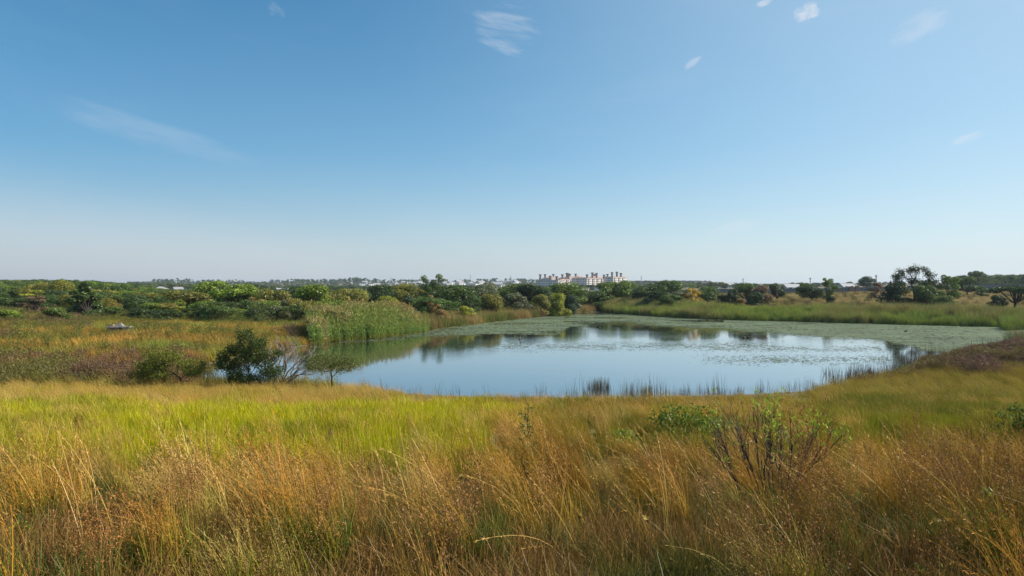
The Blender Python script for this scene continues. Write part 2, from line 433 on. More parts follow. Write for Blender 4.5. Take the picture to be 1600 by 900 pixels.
# ------------------------------------------------------------------ grass and reed clumps (prototypes, not in the scene)
def blades(rng, n, rad, h0, h1, w, lean, seg=4, spread=.25, stiff=2.0, tipw=.15):
    """ribbons; returns V, F, t (0 base..1 tip), id, centreline"""
    a = rng.uniform(0, 2 * np.pi, n); r = rad * np.sqrt(rng.random(n))
    bx, by = r * np.cos(a), r * np.sin(a)
    h = rng.uniform(h0, h1, n)
    sa = rng.uniform(0, 2 * np.pi, n); sm = spread * rng.random(n)
    lx = -lean * rng.uniform(.4, 1.5, n) + sm * np.cos(sa); ly = sm * np.sin(sa)
    t = np.linspace(0, 1, seg + 1)
    cx = bx[:, None] + (lx * h)[:, None] * t ** stiff; cy = by[:, None] + (ly * h)[:, None] * t ** stiff
    bend = np.minimum(np.hypot(lx, ly), .95)
    cz = h[:, None] * t * (1 - .45 * (bend[:, None] ** 2) * t)
    fa = rng.uniform(0, np.pi, n)
    wx_, wy_ = np.cos(fa), np.sin(fa)
    ww = w * rng.uniform(.6, 1.3, n)[:, None] * (1 - (1 - tipw) * t ** 1.5) * .5
    V = np.empty((n, seg + 1, 2, 3))
    for s, k in ((-1, 0), (1, 1)):
        V[:, :, k, 0] = cx + s * ww * wx_[:, None]; V[:, :, k, 1] = cy + s * ww * wy_[:, None]; V[:, :, k, 2] = cz
    b = (np.arange(n)[:, None] * (seg + 1) + np.arange(seg)[None]).ravel() * 2
    Fq = np.stack([b, b + 1, b + 3, b + 2], 1)
    tt = np.broadcast_to(t[None, :, None], (n, seg + 1, 2)).ravel()
    idd = np.broadcast_to(np.arange(n)[:, None, None], (n, seg + 1, 2)).ravel()
    return V.reshape(-1, 3), Fq, tt, idd, np.stack([cx, cy, cz], 2)

def flecks(rng, P, D, ln, w):
    """small pointed scales at P along D"""
    n = len(P)
    D = D / (np.linalg.norm(D, axis=1, keepdims=True) + 1e-9)
    rv = rng.normal(size=(n, 3)); S = np.cross(D, rv); S /= (np.linalg.norm(S, axis=1, keepdims=True) + 1e-9)
    ln = np.broadcast_to(np.asarray(ln, float), (n,))[:, None]; w = np.broadcast_to(np.asarray(w, float), (n,))[:, None]
    V = np.stack([P, P + D * ln * .45 + S * w * .5, P + D * ln, P + D * ln * .45 - S * w * .5], 1)
    return V.reshape(-1, 3), np.arange(n * 4).reshape(-1, 4)

class Geo:
    def __init__(s): s.V = []; s.F = []; s.C = []; s.n = 0
    def add(s, V, Fq, C):
        s.V.append(V); s.F.append(np.asarray(Fq) + s.n); s.C.append(np.broadcast_to(C, V.shape)); s.n += len(V)
    def mesh(s, name, mat):
        return mk_mesh(name, np.concatenate(s.V), [f for f in s.F], mat, np.concatenate(s.C))

def lerp3(c0, c1, t): return np.asarray(c0)[None] * (1 - t[:, None]) + np.asarray(c1)[None] * t[:, None]

def proto_collection(name, builder, n, seed, mat=None):
    c = bpy.data.collections.new(name)
    for i in range(n):
        g = Geo(); builder(np.random.default_rng(seed + i), g)
        c.objects.link(bpy.data.objects.new('%s.%03d' % (name, i), g.mesh(name, mat or M_BLADE)))
    return c

def addblades(g, rng, c0, c1, var, **k):
    V, Fq, t, i, cl = blades(rng, **k)
    br = rng.uniform(1 - var, 1 + var, k['n'])[i]
    g.add(V, Fq, lerp3(c0, c1, t) * br[:, None])
    return cl

# colours are relative; each plant's tint multiplies them
def p_straw(rng, g):
    cl = addblades(g, rng, (.6, .8, .5), (1, 1, 1), .3, n=30, rad=.16, h0=.45, h1=.95, w=.0066, lean=.38, seg=5, spread=.35)
    n = len(cl); k = 8
    f = rng.uniform(.62, 1, (n, k)); s = np.clip((f * 5).astype(int), 0, 4); ff = f * 5 - s
    P = cl[np.arange(n)[:, None], s] * (1 - ff[..., None]) + cl[np.arange(n)[:, None], s + 1] * ff[..., None]
    D = (cl[np.arange(n)[:, None], s + 1] - cl[np.arange(n)[:, None], s]); D /= np.linalg.norm(D, axis=2, keepdims=True)
    D = D + rng.normal(0, .38, D.shape)
    P = P.reshape(-1, 3); D = D.reshape(-1, 3)
    V, Fq = flecks(rng, P, D, rng.uniform(.016, .042, len(P)), .0042)
    g.add(V, Fq, np.array([1.1, .98, .95]) * np.repeat(rng.uniform(.75, 1.3, len(P)), 4)[:, None])
    addblades(g, rng, (.6, .75, .5), (.95, .9, .8), .3, n=30, rad=.17, h0=.2, h1=.5, w=.0066, lean=.2, seg=3, spread=.6)

def p_stalk(rng, g):
    """a few long arching dry stalks"""
    cl = addblades(g, rng, (.7, .75, .6), (1.1, 1.05, 1), .25, n=4, rad=.1, h0=.7, h1=1.15, w=.0065, lean=.55, seg=7, spread=.5, stiff=1.6, tipw=.4)
    for c in cl:
        m = 16; f = rng.uniform(.72, 1, m); k = np.clip((f * 7).astype(int), 0, 6); ff = (f * 7 - k)[:, None]
        P = c[k] * (1 - ff) + c[k + 1] * ff; D = c[k + 1] - c[k]; D /= np.linalg.norm(D, axis=1, keepdims=True)
        V, Fq = flecks(rng, P, D + rng.normal(0, .3, (m, 3)), rng.uniform(.02, .05, m), .005)
        g.add(V, Fq, np.array([1.1, 1, .95]) * np.repeat(rng.uniform(.8, 1.3, m), 4)[:, None])

def p_green(rng, g):
    addblades(g, rng, (.75, .9, .8), (1.05, 1, 1), .25, n=70, rad=.2, h0=.25, h1=.58, w=.010, lean=.12, seg=3, spread=.3)

def p_panicle(rng, g):
    cl = addblades(g, rng, (.7, .8, .5), (1, .95, .85), .3, n=10, rad=.14, h0=.35, h1=.75, w=.004, lean=.1, seg=4, spread=.3)
    for c in cl:
        m = 60; f = rng.uniform(.58, 1, m)
        s = np.clip((f * 4).astype(int), 0, 3); ff = (f * 4 - s)[:, None]
        P = c[s] * (1 - ff) + c[s + 1] * ff
        rr = (1.02 - f) * .17 * rng.random(m); a = rng.uniform(0, 6.28, m)
        P = P + np.stack([rr * np.cos(a), rr * np.sin(a), rr * .4], 1)
        D = np.stack([np.cos(a) * .7, np.sin(a) * .7, rng.uniform(.2, 1, m)], 1)
        V, Fq = flecks(rng, P, D, rng.uniform(.008, .017, m), .0048)
        g.add(V, Fq, np.array([1.15, .85, .72]) * np.repeat(rng.uniform(.7, 1.3, m), 4)[:, None])
    addblades(g, rng, (.5, .75, .4), (.75, .9, .55), .3, n=34, rad=.18, h0=.12, h1=.4, w=.006, lean=.08, seg=3, spread=.8)

def p_tuft(rng, g):
    addblades(g, rng, (.8, .9, .8), (1, 1, .9), .35, n=60, rad=.16, h0=.12, h1=.36, w=.0065, lean=.05, seg=3, spread=.9)

def p_forb(rng, g):
    """low leafy herb"""
    cl = addblades(g, rng, (.5, .45, .35), (.8, .8, .6), .2, n=9, rad=.1, h0=.25, h1=.55, w=.006, lean=.05, seg=4, spread=.5)
    for c in cl:
        m = 16; f = rng.uniform(.25, 1, m); s = np.clip((f * 4).astype(int), 0, 3); ff = (f * 4 - s)[:, None]
        P = c[s] * (1 - ff) + c[s + 1] * ff; a = rng.uniform(0, 6.28, m)
        V, Fq = flecks(rng, P, np.stack([np.cos(a), np.sin(a), rng.uniform(.1, .9, m)], 1), rng.uniform(.025, .05, m), .011)
        g.add(V, Fq, np.array([.9, 1.05, .8]) * np.repeat(rng.uniform(.7, 1.3, m), 4)[:, None])

def p_field(rng, g):
    """coarse meadow clump for the middle distance, one metre across"""
    addblades(g, rng, (.8, .85, .8), (1.05, 1, .95), .32, n=90, rad=.55, h0=.3, h1=.95, w=.022, lean=.22, seg=3, spread=.5)

def p_scrub(rng, g):
    """dry branching weed, about a metre"""
    cl = addblades(g, rng, (.6, .5, .5), (.95, .9, .9), .3, n=46, rad=.35, h0=.35, h1=1.0, w=.014, lean=.05, seg=4, spread=.7)
    for c in cl:
        m = 12; f = rng.uniform(.4, 1, m); s = np.clip((f * 4).astype(int), 0, 3); ff = (f * 4 - s)[:, None]
        P = c[s] * (1 - ff) + c[s + 1] * ff
        V, Fq = flecks(rng, P, rng.normal(0, .6, (m, 3)) + np.array([0, 0, .7]), rng.uniform(.06, .17, m), .022)
        g.add(V, Fq, np.array([1.05, 1, .95]) * np.repeat(rng.uniform(.65, 1.35, m), 4)[:, None])

def p_reed(rng, g):
    """common reed, unit height, leaves drooping down wind, plume on top"""
    cl = addblades(g, rng, (.9, .8, .6), (.95, 1, .9), .2, n=26, rad=.22, h0=.65, h1=1.0, w=.009, lean=.07, seg=5, spread=.16)
    for c in cl:
        m = 11; f = rng.uniform(.12, .95, m); s = np.clip((f * 5).astype(int), 0, 4); ff = (f * 5 - s)[:, None]
        P = c[s] * (1 - ff) + c[s + 1] * ff
        a = rng.uniform(0, 6.28, m)
        D = np.stack([np.cos(a) * .7 - .25, np.sin(a) * .7, rng.uniform(.15, 1.0, m)], 1)
        V, Fq = flecks(rng, P, D, rng.uniform(.11, .22, m), .017)
        cc = np.where(f[:, None] < .3, np.array([1.25, .95, .7]), np.array([.9, 1.05, .9]))
        g.add(V, Fq, np.repeat(cc * rng.uniform(.7, 1.3, m)[:, None], 4, 0))
        if rng.random() < .4:
            V, Fq = flecks(rng, np.repeat(c[-1][None], 5, 0), rng.normal(0, .25, (5, 3)) + np.array([-.25, 0, 1]), .10, .02)
            g.add(V, Fq, np.array([1.25, 1.05, .95]))

def p_sedge(rng, g):
    addblades(g, rng, (.75, .7, .5), (1, 1.02, .95), .3, n=80, rad=.24, h0=.5, h1=1.0, w=.014, lean=.06, seg=4, spread=.3)

def p_rush(rng, g):
    addblades(g, rng, (.8, .75, .7), (1, 1, 1), .35, n=7, rad=.22, h0=.35, h1=1.0, w=.012, lean=.03, seg=3, spread=.14)

PC = dict(stalk=proto_collection('stalk_clump', p_stalk, 7, 90), straw=proto_collection('straw_clump', p_straw, 6, 100), green=proto_collection('green_clump', p_green, 5, 120),
          panicle=proto_collection('panicle_clump', p_panicle, 6, 140), tuft=proto_collection('tuft_clump', p_tuft, 4, 160),
          forb=proto_collection('forb_clump', p_forb, 4, 170), field=proto_collection('field_clump', p_field, 5, 180),
          scrub=proto_collection('scrub_clump', p_scrub, 5, 190), reed=proto_collection('reed_clump', p_reed, 5, 200),
          sedge=proto_collection('sedge_clump', p_sedge, 5, 210), rush=proto_collection('rush_clump', p_rush, 5, 220))

def scatter(name, coll, P, rot, scl, tint, label, cat, seed=0):
    """one 'stuff' object: clumps set out on points by geometry nodes"""
    n = len(P); rng = np.random.default_rng(seed + 900)
    me = bpy.data.meshes.new(name); me.vertices.add(n); me.vertices.foreach_set('co', np.asarray(P, np.float32).ravel())
    def att(nm, ty, key, arr):
        a = me.attributes.new(nm, ty, 'POINT'); a.data.foreach_set(key, np.ascontiguousarray(arr).ravel())
    att('rot', 'FLOAT_VECTOR', 'vector', np.asarray(rot, np.float32)); att('scl', 'FLOAT_VECTOR', 'vector', np.asarray(scl, np.float32))
    att('idx', 'INT', 'value', rng.integers(0, len(coll.objects), n).astype(np.int32))
    t4 = np.ones((n, 4), np.float32); t4[:, :3] = tint; att('tint', 'FLOAT_COLOR', 'color', t4)
    o = obj(name, me)
    ng = bpy.data.node_groups.new(name + '_scatter', 'GeometryNodeTree')
    ng.interface.new_socket('Geometry', in_out='INPUT', socket_type='NodeSocketGeometry')
    ng.interface.new_socket('Geometry', in_out='OUTPUT', socket_type='NodeSocketGeometry')
    N = ng.nodes; L = ng.links
    gi = N.new('NodeGroupInput'); go = N.new('NodeGroupOutput'); ip = N.new('GeometryNodeInstanceOnPoints'); ci = N.new('GeometryNodeCollectionInfo')
    ci.inputs['Collection'].default_value = coll; ci.inputs['Separate Children'].default_value = True; ci.inputs['Reset Children'].default_value = True
    ip.inputs['Pick Instance'].default_value = True
    def na(nm, ty):
        a = N.new('GeometryNodeInputNamedAttribute'); a.data_type = ty; a.inputs['Name'].default_value = nm; return a.outputs['Attribute']
    L.new(gi.outputs[0], ip.inputs['Points']); L.new(ci.outputs[0], ip.inputs['Instance'])
    L.new(na('idx', 'INT'), ip.inputs['Instance Index']); L.new(na('rot', 'FLOAT_VECTOR'), ip.inputs['Rotation']); L.new(na('scl', 'FLOAT_VECTOR'), ip.inputs['Scale'])
    L.new(ip.outputs[0], go.inputs[0])
    md = o.modifiers.new('scatter', 'NODES'); md.node_group = ng
    return tag(o, label, cat, kind='stuff')

def jitter_rot(rng, n, yaw=.7, tilt=.08):
    return np.stack([rng.normal(0, tilt, n), rng.normal(0, tilt, n), rng.uniform(-yaw, yaw, n)], 1)

def tints(rng, base, n, v=.18, hue=.08):
    b = np.asarray(base, float)
    if b.ndim == 1: b = np.repeat(b[None], n, 0)
    return np.clip(b * rng.uniform(1 - v, 1 + v, n)[:, None] * rng.uniform(1 - hue, 1 + hue, (n, 3)), .004, .9)

def mixc(a, b, w): return np.asarray(a)[None] * (1 - w[:, None]) + np.asarray(b)[None] * w[:, None]

GOLD = (.52, .29, .042); PALE = (.58, .38, .11); RUST = (.40, .22, .045); LIME = (.50, .47, .008); OLIVE = (.25, .235, .025)
BROWN = (.24, .14, .055); DKGREEN = (.10, .15, .025); REEDG = (.25, .31, .075); PLUM = (.16, .10, .07); TAN = (.38, .25, .10)

# ------------------------------------------------------------------ the meadow on the near slope
def near_points(rng):
    out = []
    for y0, y1, d in ((3.0, 5, 40), (5, 8, 36), (8, 12, 28), (12, 17, 20), (17, 27, 17), (27, 44, 13)):
        w = .8 * y1 + 3.0
        n = int(2 * w * (y1 - y0) * d)
        x = rng.uniform(-w, w, n); y = rng.uniform(y0, y1, n)
        k = np.abs(x) < .8 * y + 3.0
        out.append(np.stack([x[k], y[k]], 1))
    p = np.concatenate(out)
    # tussocks: plants gather round centres and leave gaps between
    c = np.concatenate([np.stack([rng.uniform(-w, w, n), rng.uniform(a, b, n)], 1) for a, b, w, n in ((2.5, 10, 11, 240), (10, 22, 21, 470))])
    d = np.full(len(p), 1e9); j = np.zeros(len(p), int)
    for i in range(len(c)):
        q = (p[:, 0] - c[i, 0]) ** 2 + (p[:, 1] - c[i, 1]) ** 2; m = q < d; d[m] = q[m]; j[m] = i
    d = np.sqrt(d); pull = np.where((p[:, 1] < 21) & (d < 1.6), .60, 0.0)[:, None]
    p = p + (c[j] - p) * pull
    near = np.where(pull[:, 0] > 0, np.clip(d * .4 / .42, 0, 1), .4)
    tall = np.where(pull[:, 0] > 0, rng.uniform(.72, 1.3, len(c))[j], 1.0)
    hue = np.array([(1, 1, 1), (.70, .66, .58), (1.12, 1.1, 1.35), (.78, .84, .7), (1.0, .88, .75), (.85, .9, .8)])[rng.integers(0, 6, len(c))] * rng.uniform(.8, 1.15, (len(c), 1))
    hue = np.where(pull > 0, hue[j], 1.0)
    sd = pond_sd(p[:, 0], p[:, 1]); k = sd > .15
    return p[k], near[k], hue[k], tall[k]

def meadow():
    rng = np.random.default_rng(1)
    p, off, hue, tall = near_points(rng)
    x, y = p.T; z = ground_z(x, y)
    px = 800 + F * x / y; py = 450 + (EYE - z) * F / y
    n1 = fbm(x * .35, y * .35, 51, 4); n2 = fbm(x * .9, y * .9, 61, 3); n3 = fbm(x * .16, y * .16, 71, 3)
    wob = (n1 - .5) * 60
    q = py + wob
    left = sstep(860, 740, px + (n3 - .5) * 160)
    # how much of the lime grass, the tall straw, the seed-headed low grass and the green tufts stands at each spot
    lime = left * sstep(630, 644, q) * sstep(785, 735, q + (n3 - .5) * 60) + (1 - left) * sstep(628, 645, q) * sstep(735, 690, q) * (.40 + .6 * sstep(1180, 1330, px))
    lime = np.clip(lime, 0, 1) * (1 - .8 * np.exp(-((px - 800) / 60) ** 2) * sstep(640, 660, q))
    rim = sstep(640, 628, py + wob * .3)
    low = sstep(790, 850, q)
    lime = lime * (1 - .4 * sstep(.50, .64, n2)); straw = np.clip(1 - .95 * lime - .5 * low, 0.05, 1)
    rnd = rng.random(len(x))
    kind = np.full(len(x), 'straw ', dtype='U8')
    herb = np.where(y < 8, .25, 1.0)
    W = np.stack([straw * (1 - .45 * rim * sstep(500, 700, px)), lime * 1.2, low * (.3 + .6 * sstep(780, 1000, px)), low * 1.0 + .16 * (1 - low) * (1 - lime), herb * (.05 + .25 * sstep(.56, .7, n1) * (px > 800))], 1)
    keepbush = ((np.abs(px - 1212) < 115) & (y > 5.0) & (y < 8.0)) | ((np.abs(px - 1078) < 75) & (y > 12) & (y < 17))
    W = np.cumsum(W / W.sum(1, keepdims=True), 1)
    k = (rnd[:, None] > W).sum(1)
    keep = rng.random(len(x)) < np.where(rim > .5, .35 + .6 * ((px < 620) | (px > 1270)), .5 + .5 * np.maximum(lime, sstep(.36, .56, n2)))
    gap = sstep(.60, .70, fbm(x * .55, y * .55, 57, 3)) * (y < 15)
    keep &= rng.random(len(x)) > .85 * gap
    keep &= ~(keepbush & ((k == 0) | (k == 2)) & (rng.random(len(x)) < .88))
    zz = z - .02
    def put(i, name, coll, base, s0, s1, label, cat, yaw=.7, tilt=.11):
        m = (k == i) & keep; n = m.sum()
        s = rng.uniform(s0, s1, n)[:, None] * np.stack([np.ones(n), np.ones(n), rng.uniform(.8, 1.2, n)], 1)
        s = s * (1 - .5 * rim[m] * sstep(560, 680, px[m]) * sstep(1320, 1240, px[m]))[:, None]
        if i in (0, 2): s = s * ((1.12 - .5 * off[m]) * tall[m])[:, None]
        far = (1 + .9 * sstep(12, 30, y[m]))[:, None] * np.array([1, 1, 0]) + np.array([0, 0, 1])
        scatter(name, coll, np.stack([x[m], y[m], zz[m]], 1), jitter_rot(rng, n, yaw, tilt), s * far, tints(rng, base[m] * (hue[m] if i in (0, 2) else 1), n), label, cat, i)
    n4 = n2
    g = mixc(GOLD, PALE, sstep(.45, .7, n4)); g = g * (1 - .55 * (sstep(.5, .68, n1) * (px > 700))[:, None]) + np.array(RUST) * .55 * (sstep(.5, .68, n1) * (px > 700))[:, None]
    g = g * (1 - .6 * rim[:, None]) + .6 * rim[:, None] * np.where((px > 1200)[:, None], np.array(OLIVE) * 1.1, np.array(PALE) * .5 + np.array(OLIVE) * .5)
    put(0, 'straw_grass', PC['straw'], g, .6, .92, 'tall golden straw grass leaning in the wind on the near slope', 'grass')
    lg = mixc(LIME, OLIVE, np.clip(sstep(.44, .64, n1) * .6 + .75 * (1 - left), 0, 1))
    put(1, 'lime_grass', PC['green'], lg, .8, 1.15, 'bright yellow-green short grass in a band above the shore', 'grass', 3.1)
    put(2, 'seeding_grass', PC['panicle'], mixc(TAN, BROWN, sstep(.4, .65, n1)), .75, 1.15, 'brownish seed-headed grass at the front of the meadow', 'grass', 3.1)
    put(3, 'low_grass', PC['tuft'], mixc(DKGREEN, OLIVE, sstep(.4, .65, n2)), .8, 1.3, 'short green grass tufts between the foreground seed heads', 'grass', 3.1)
    xx = np.concatenate([rng.uniform(-1, 1, 5200)]); yy = 2.6 + 10.5 * rng.random(5200) ** 1.3; xx = xx * (.8 * yy + 3); nn = fbm(xx * .8, yy * .8, 65, 3)
    ss = rng.uniform(.7, 1.2, len(xx))
    scatter('thatch_grass', PC['tuft'], np.stack([xx, yy, ground_z(xx, yy) - .02], 1), jitter_rot(rng, len(xx), 3.1, .2), np.stack([ss, ss, ss * rng.uniform(.6, 1.2, len(xx))], 1),
            tints(rng, mixc((.10, .12, .022), (.27, .15, .045), sstep(.33, .55, nn)), len(xx), .25), 'short matted thatch of dry and green blades covering the front ground', 'grass', 9)
    put(4, 'meadow_herbs', PC['forb'], mixc((.11, .15, .028), OLIVE, n2), .55, 1.0, 'low leafy green herbs scattered through the meadow grass', 'herbs', 3.1)
meadow()

def long_stalks():
    rng = np.random.default_rng(19)
    y = rng.uniform(4.2, 17, 520); x = rng.uniform(-1, 1, 520) * (.8 * y + 2); n = 520
    s = rng.uniform(.55, .95, n)
    scatter('dry_stalks', PC['stalk'], np.stack([x, y, ground_z(x, y)], 1), jitter_rot(rng, n, 1.0, .12), np.stack([s, s, s], 1), tints(rng, PALE, n, .25),
            'long pale arching dry grass stalks sticking out of the front meadow', 'grass', 19)
long_stalks()

# ------------------------------------------------------------------ banks and fields beyond
def field_pts(rng, n, pxr, Yr, pad=0):
    Y = np.sqrt(rng.uniform(Yr[0] ** 2, Yr[1] ** 2, n)); px = rng.uniform(pxr[0], pxr[1], n)
    return (px - 800) / F * Y, Y

def simple_scatter(name, coll, x, y, s, hs, tint, label, cat, seed, yaw=3.1, tilt=.08, sink=.02):
    rng = np.random.default_rng(seed); n = len(x)
    z = ground_z(x, y) - sink
    sc = np.stack([s, s, s * hs], 1)
    return scatter(name, coll, np.stack([x, y, np.maximum(z, -.25)], 1), jitter_rot(rng, n, yaw, tilt), sc, tints(rng, tint, n), label, cat, seed)

def banks():
    rng = np.random.default_rng(21)
    # left marsh: dry grass and dark scrub between the near slope and the wood
    x, y = field_pts(rng, 15000, (-120, 520), (38, 108)); sd = pond_sd(x, y); k = sd > .1; x, y, sd = x[k], y[k], sd[k]
    z = ground_z(x, y); py = 450 + (EYE - z) * F / y; px = 800 + F * x / y
    cl = (np.abs(x - at(186, 76)) < 2.2) & (y > 64) & (y < 78); x, y, sd, z, py, px = (q[~cl] for q in (x, y, sd, z, py, px))
    n = fbm(x * .12, y * .12, 81, 4); n2 = fbm(x * .3, y * .3, 82, 3)
    dark = np.clip(sstep(556, 582, py + (n - .5) * 40) + .7 * sstep(.55, .65, n) * (px < 140), 0, 1) * (px < 316)
    m = rng.random(len(x)) > dark * .55
    gold = mixc(GOLD, OLIVE, sstep(.40, .62, n)); gold = gold * .7 + .3 * mixc(BROWN, OLIVE, n2); gold = gold * (.72 + .5 * sstep(.35, .65, fbm(x * .25, y * .25, 86, 3)))[:, None]; gr = sstep(.56, .66, fbm(x * .2, y * .2, 84, 3))[:, None]; gold = gold * (1 - .7 * gr) + .7 * gr * np.array((.24, .30, .035))
    simple_scatter('marsh_grass', PC['field'], x[m], y[m], rng.uniform(.8, 1.3, m.sum()), rng.uniform(.7, 1.15, m.sum()), gold[m],
                   'golden and olive rough grass on the flat left bank', 'grass', 22, .7)
    m = (rng.random(len(x)) < dark * .6)
    simple_scatter('dry_scrub', PC['scrub'], x[m], y[m], rng.uniform(.9, 1.5, m.sum()), rng.uniform(.7, 1.1, m.sum()), (mixc(PLUM, BROWN, n2) * (1 - .6 * gr) + .6 * gr * np.array((.16, .18, .04)))[m],
                   'dark brown dry scrub along the left end of the pond', 'scrub', 23)
    m = rng.random(len(x)) < .24 * sstep(.42, .6, n2)
    simple_scatter('marsh_shrubs', PC['forb'], x[m], y[m], rng.uniform(1.8, 4.2, m.sum()), rng.uniform(.7, 1.1, m.sum()), mixc((.14, .17, .03), (.20, .13, .05), n)[m],
                   'small dull green and brown shrubs dotted over the left bank', 'shrubs', 33)
    # right bank: plum-brown dry tussocks and olive grass
    x, y = field_pts(rng, 6400, (1270, 1760), (33, 74)); sd = pond_sd(x, y); k = sd > .2; x, y, sd = x[k], y[k], sd[k]
    n = fbm(x * .15, y * .15, 91, 4)
    m = (y > 40 + 3 * n) & (rng.random(len(x)) < .45 + .55 * sstep(.4, .55, fbm(x * .3, y * .3, 93, 3)))
    simple_scatter('dry_tussocks', PC['scrub'], x[m], y[m], ((.55 + .75 * sstep(.42, .62, fbm(x * .45, y * .45, 94, 2))) * (.5 + .5 * sstep(.5, 4, sd)))[m] * rng.uniform(.8, 1.2, m.sum()), rng.uniform(.6, .95, m.sum()), mixc((.19, .11, .085), (.22, .17, .06), sstep(.38, .62, fbm(x * .3, y * .3, 96, 3)))[m],
                   'purplish brown dry tussocks on the right bank', 'scrub', 24)
    m = rng.random(len(x)) < np.where(y < 43, .9, .55)
    simple_scatter('right_bank_grass', PC['field'], x[m], y[m], rng.uniform(.6, .95, m.sum()), rng.uniform(.3, .5, m.sum()), mixc((.24, .245, .03), (.21, .14, .05), sstep(.42, .58, fbm(x * .4, y * .4, 92, 3)))[m],
                   'olive and rusty grass under the right bank tussocks', 'grass', 25, .7)
    # tall reed bed on the left of the water
    x, y = field_pts(rng, 9000, (470, 690), (66, 112)); sd = pond_sd(x, y); px = 800 + F * x / y
    k = (sd > -1.0) & (sd < 7.5) & (px > 492) & (px < 668); x, y, sd, px = x[k], y[k], sd[k], px[k]
    k = rng.random(len(x)) < .8; x, y, sd, px = x[k], y[k], sd[k], px[k]
    n = fbm(x * .35, y * .35, 95, 3)
    hh = (3.0 - 1.5 * sstep(600, 668, px) + (n - .5) * 2.2) * rng.uniform(.85, 1.15, len(x)) * (.72 + .28 * sstep(-1, 2.0, sd))
    simple_scatter('reed_bed', PC['reed'], x, y, hh, np.ones(len(x)), mixc(REEDG, (.38, .33, .14), sstep(.52, .74, n)),
                   'tall pale green reed bed leaning over the left water edge', 'reeds', 26, .6, .06, .1)
    # low reeds and sedge along the far right bank
    x, y = field_pts(rng, 30000, (945, 1680), (96, 178)); sd = pond_sd(x, y); px = 800 + F * x / y
    k = (sd > -.8) & (sd < 11) & (x > 20); x, y, sd, px = x[k], y[k], sd[k], px[k]
    k = rng.random(len(x)) < .85; x, y, sd, px = x[k], y[k], sd[k], px[k]
    n = fbm(x * .12, y * .2, 97, 4)
    hh = (1.5 + (n - .5) * 1.6) * rng.uniform(.65, 1.3, len(x))
    simple_scatter('far_sedge', PC['sedge'], x, y, hh * 1.5, np.full(len(x), .85), mixc((.30, .35, .07), (.36, .31, .11), sstep(.4, .65, n)),
                   'olive green sedge belt along the far right shore', 'sedge', 27, 3.1, .08, .1)
    # far left shore: russet and straw grasses under the trees
    x, y = field_pts(rng, 14000, (650, 985), (88, 186)); sd = pond_sd(x, y); k = (sd > .05) & (sd < 9) & (x < 26); x, y, sd = x[k], y[k], sd[k]
    n = fbm(x * .15, y * .15, 99, 4); n2 = fbm(x * .4, y * .4, 98, 2)
    tn = mixc((.42, .30, .12), (.22, .14, .06), sstep(.38, .6, n)); tn = tn * (1 - .8 * sstep(.45, .62, n2)[:, None]) + .8 * sstep(.45, .62, n2)[:, None] * np.array((.2, .23, .05))
    simple_scatter('shore_grass', PC['field'], x, y, rng.uniform(1.0, 1.7, len(x)), rng.uniform(.9, 1.6, len(x)), tn,
                   'russet and straw coloured grass along the far left shore', 'grass', 28)
    # golden field on the right behind the sedge
    x, y = field_pts(rng, 26000, (930, 1720), (118, 285)); sd = pond_sd(x, y); k = sd > 9; x, y = x[k], y[k]
    n = fbm(x * .06, y * .06, 101, 4)
    simple_scatter('dry_field_grass', PC['field'], x, y, rng.uniform(1.6, 2.6, len(x)), rng.uniform(.3, .5, len(x)), mixc((.50, .37, .15), (.38, .30, .10), sstep(.4, .65, n)),
                   'dry golden grass field between the sedge and the grey wall', 'grass', 29)
    k = rng.random(len(x)) < .045 * (.3 + sstep(.45, .6, n)); 
    simple_scatter('field_scrub', PC['scrub'], x[k], y[k], rng.uniform(1.0, 2.3, k.sum()), rng.uniform(.6, 1.0, k.sum()), mixc((.17, .12, .06), (.13, .15, .035), rng.random(k.sum())),
                   'low brown and green scrub dotted over the dry right field', 'scrub', 34)
    # undergrowth of the left wood
    x, y = field_pts(rng, 9000, (-140, 700), (104, 190)); sd = pond_sd(x, y); k = sd > 5; x, y = x[k], y[k]
    n = fbm(x * .06, y * .06, 103, 4)
    simple_scatter('wood_undergrowth', PC['field'], x, y, rng.uniform(1.4, 2.2, len(x)), rng.uniform(.5, .8, len(x)), mixc((.36, .24, .09), (.17, .18, .04), sstep(.35, .6, n)),
                   'straw and olive undergrowth among the trees of the left wood', 'undergrowth', 30)
    # thin rushes standing in the shallows by the near shore
    a = POND[20:]; seg = np.concatenate([a, POND[:1]])
    t = rng.uniform(0, len(seg) - 1.001, 2400); i = t.astype(int); f = (t - i)[:, None]
    P = seg[i] * (1 - f) + seg[i + 1] * f + rng.normal(0, 1.0, (2400, 2)) + np.array([0, .9])
    px = 800 + F * P[:, 0] / P[:, 1]
    k = (rng.random(2400) < (.25 + .75 * sstep(780, 1000, px)) * (.3 + .7 * sstep(.42, .58, fbm(P[:, 0] * .5, P[:, 1] * .5, 55, 3)))) & (P[:, 1] > 33)
    P = P[k]
    simple_scatter('shore_rushes', PC['rush'], P[:, 0], P[:, 1], rng.uniform(.5, 1.1, len(P)) * (1 + .7 * sstep(.5, .64, fbm(P[:, 0] * .7, P[:, 1] * .3, 58, 2))), rng.uniform(.5, 1.0, len(P)), np.array((.11, .085, .05)),
                   'thin dark rush stems standing in the shallows along the near shore', 'rushes', 31)
banks()

